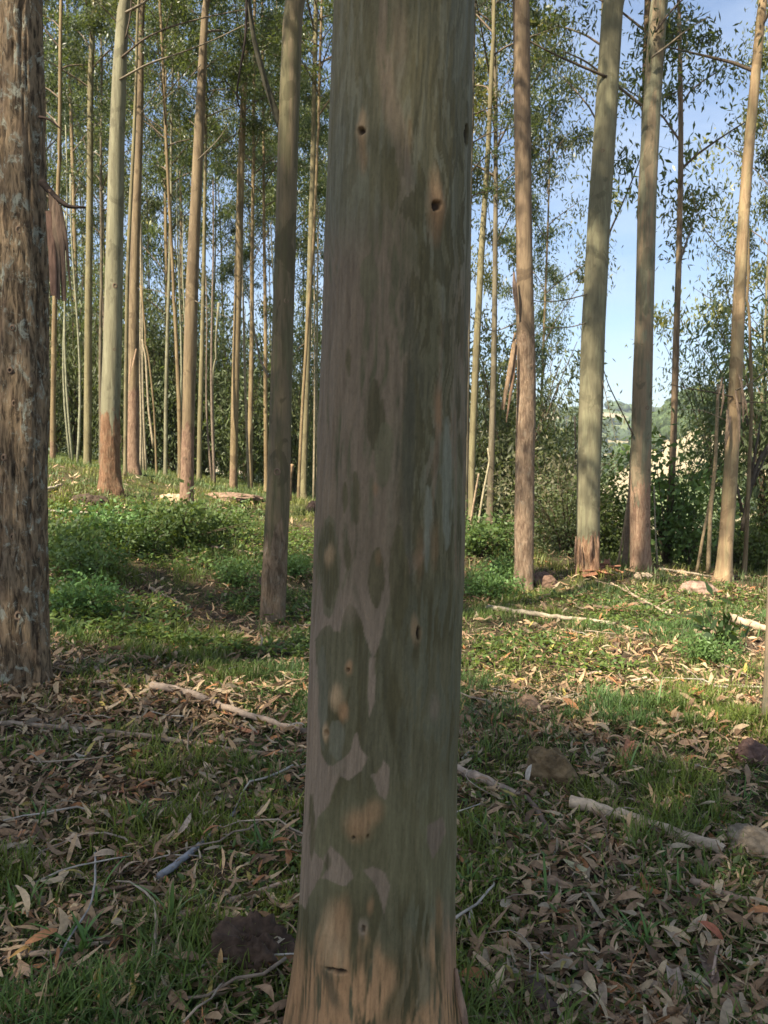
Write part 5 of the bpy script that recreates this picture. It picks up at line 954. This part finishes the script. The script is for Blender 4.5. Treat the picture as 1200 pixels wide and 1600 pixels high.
# ------------------------------------------------------------------ rocks and mounds
m_rock, nt, out = newmat('rock'); b = NB(nt); tcn = b('TexCoord').outputs['Object']; r1 = b.noise(tcn, 14, 6, .7); r2 = b.noise(tcn, 45, 4, .6)
c = b.mix(b.rng(r1, .35, .65), b.mix(1.0, b.attr('Col').outputs['Color'], (.6, .6, .6), 'MULTIPLY'), b.mix(1.0, b.attr('Col').outputs['Color'], (1.3, 1.3, 1.3), 'MULTIPLY')); b.link(b.pbsdf(c, .9, .15, b.mix(.5, r1, r2), .8, .012), out.inputs[0])
def rock(px, py, wpx, hpx, col, label, name='rock', seed=1, rough=.22, cat='rock', sub=3):
    p = G(px, py); d = np.linalg.norm(p-np.array([0, 0, CAMZ])); w = wpx*d/F/2; h = hpx*d/F*.75
    n, m = 56, 30; No = Noise2(seed+300); th = np.linspace(0, 2*math.pi, n, endpoint=False)[None]; ph = np.linspace(-.5, math.pi/2, m)[:, None]
    X_, Y_, Z_ = np.cos(ph)*np.cos(th), np.cos(ph)*np.sin(th), np.sin(ph)+0*th
    R_ = 1+rough*3.2*(No.fbm(X_*1.5+Z_*1.3+5, Y_*1.5-Z_*.9+5, 5)-.5)+rough*1.1*(No.fbm(X_*7+9, Y_*7+Z_*6, 3)-.5)
    if name == 'rock': R_ = np.minimum(R_, .95/np.maximum(.55, np.abs(X_*.8+Z_*.6)+.15)); Z_ = np.minimum(Z_, .72+.1*No.fbm(X_*2, Y_*2, 2))
    V = np.stack([X_*R_*w, Y_*R_*w*.8, Z_*R_*h], -1).reshape(-1, 3); i_ = np.arange(m-1)[:, None]*n; j_ = np.arange(n)[None]; Qd = np.stack([i_+j_, i_+(j_+1) % n, i_+n+(j_+1) % n, i_+n+j_], -1).reshape(-1, 4)
    o = obj(name, mesh_np(name, V, [Qd], np.array(col)*np.ones((len(V), 3)), mats=[m_rock]), loc=(p[0], p[1]+w*.5, Hf(p[0], p[1]+w*.5))); tag(o, label, cat); return o
rock(394, 1528, 112, 66, (.085, .055, .038), 'dark crumbly soil mound at the left foot of the centre trunk', 'soil_mound', 2, .42, 'mound')
rng = np.random.RandomState(17); sm = bpy.data.objects['soil_mound']; A = Acc()
for q in range(260):
    a_, r_ = rng.rand()*6.28, rng.rand()**.6; c_ = np.array([math.cos(a_)*r_*.13, math.sin(a_)*r_*.10, .075*(1-r_**2)*rng.rand()+.01]); s_ = .003+.007*rng.rand(); v_ = np.array([(1, 0, 0), (-1, 0, 0), (0, 1, 0), (0, -1, 0), (0, 0, 1), (0, 0, -1)])*s_*(.6+.8*rng.rand(6, 1))+c_
    A.add(v_, [np.array([(0, 2, 4), (2, 1, 4), (1, 3, 4), (3, 0, 4), (2, 0, 5), (1, 2, 5), (3, 1, 5), (0, 3, 5)])], np.array([.11, .075, .05])*(.5+rng.rand()))
obj('crumbs', A.mesh('crumbs', [m_rock], smooth=False), sm, kind='stuff')
rock(828, 1115, 48, 34, (.26, .17, .11), 'brown angular stone right of the centre trunk', seed=3); rock(868, 1225, 76, 56, (.17, .115, .06), 'mossy brown boulder behind the buried log', seed=4, rough=.35); rock(948, 1160, 26, 20, (.22, .14, .08), 'small brown stone right of the mossy boulder', seed=5)
rock(1186, 1195, 48, 40, (.15, .09, .07), 'dark red-brown rock at the right edge', seed=6); rock(1190, 1340, 82, 42, (.24, .185, .125), 'dull grey-tan rock behind the end of the pale log', seed=7); rock(1098, 928, 60, 24, (.30, .20, .15), 'pinkish rock near the foot of the leaning pink trunk', seed=8); rock(852, 918, 50, 28, (.16, .10, .07), 'brown lump right of the pitted trunk foot', seed=9)
rock(1010, 905, 30, 14, (.50, .38, .26), 'small pale stone at the foot of the blotched gum', seed=10); rock(487, 802, 20, 24, (.03, .02, .018), 'dark stump lump in the gap left of the centre trunk', 'stump', 11, .3, 'stump'); rock(350, 780, 110, 12, (.24, .16, .11), 'low reddish dirt bank behind the leafy bushes', 'dirt_bank', 12, .25, 'mound'); rock(265, 785, 60, 14, (.42, .30, .19), 'sunlit tan dirt bank left of the ruddy trunk', 'dirt_bank', 15, .25, 'mound')
rock(395, 915, 34, 30, (.16, .11, .08), 'brown stub left of the olive brown gum', seed=13); rock(135, 790, 50, 18, (.07, .05, .035), 'dark low mound in the left clearing', 'soil_mound', 14, .3, 'mound'); rock(445, 990, 30, 16, (.16, .10, .07), 'small dark stone at the foot of the olive brown gum', seed=16); rock(1110, 1000, 34, 20, (.24, .16, .11), 'small brown rock behind the seedling', seed=17)

# ------------------------------------------------------------------ woods on the hills
def far_wood(seed, n, y0, y1, pxr, size, hfun):
    r = np.random.RandomState(seed); A = []; ico = []
    t = (1+5**.5)/2; iv = unit(np.array([(-1, t, 0), (1, t, 0), (-1, -t, 0), (1, -t, 0), (0, -1, t), (0, 1, t), (0, -1, -t), (0, 1, -t), (t, 0, -1), (t, 0, 1), (-t, 0, -1), (-t, 0, 1)], float))
    fi = np.array([(0, 11, 5), (0, 5, 1), (0, 1, 7), (0, 7, 10), (0, 10, 11), (1, 5, 9), (5, 11, 4), (11, 10, 2), (10, 7, 6), (7, 1, 8), (3, 9, 4), (3, 4, 2), (3, 2, 6), (3, 6, 8), (3, 8, 9), (4, 9, 5), (2, 4, 11), (6, 2, 10), (8, 6, 7), (9, 8, 1)])
    y = y0+(y1-y0)*r.rand(n); px = r.uniform(*pxr, n); x = (px-600)/F*y; keep = N2.fbm(x/45+50, y/45, 3) > hfun; x, y = x[keep], y[keep]; n = len(x); z = H(x, y)
    s = size*(.5+.8*r.rand(n))[:, None, None]; V = iv[None]*s*np.array([1, 1, 1.15])*(.65+.6*r.rand(n, 12, 1)); V = V+np.stack([x, y, z+size*.5], 1)[:, None]
    Fx = fi[None]+np.arange(n)[:, None, None]*12; c = np.array([.065, .09, .04])*(.6+.9*r.rand(n, 1)); c = np.repeat(c, 12, 0); return V.reshape(-1, 3), Fx.reshape(-1, 3), c
m_wd, nt, out = newmat('distant_foliage'); b = NB(nt); g = b('NewGeometry').outputs['Position']; w1 = b.noise(g, .6, 5, .7); w2 = b.noise(g, 2.5, 3, .7)
c = b.mix(b.rng(w1, .3, .7), b.mix(1.0, b.attr('Col').outputs['Color'], (.5, .5, .5), 'MULTIPLY'), b.mix(1.0, b.attr('Col').outputs['Color'], (1.5, 1.5, 1.5), 'MULTIPLY')); b.link(b.pbsdf(c, .9, .05, b.mix(.5, w1, w2), 1.0, 1.2), out.inputs[0])
parts = [far_wood(1, 3200, 90, 330, (380, 1400), 2.6, .52), far_wood(2, 5200, 300, 640, (380, 1400), 3.6, .56), far_wood(3, 5000, 700, 1500, (300, 1400), 7.0, .50)]
V_, Q_, C_ = join(parts); o = obj('hill_woods', mesh_np('hill_woods', V_, [Q_], C_, mats=[m_wd]), kind='stuff'); o['label'] = 'scattered woods covering the distant hillsides'; o['category'] = 'woods'
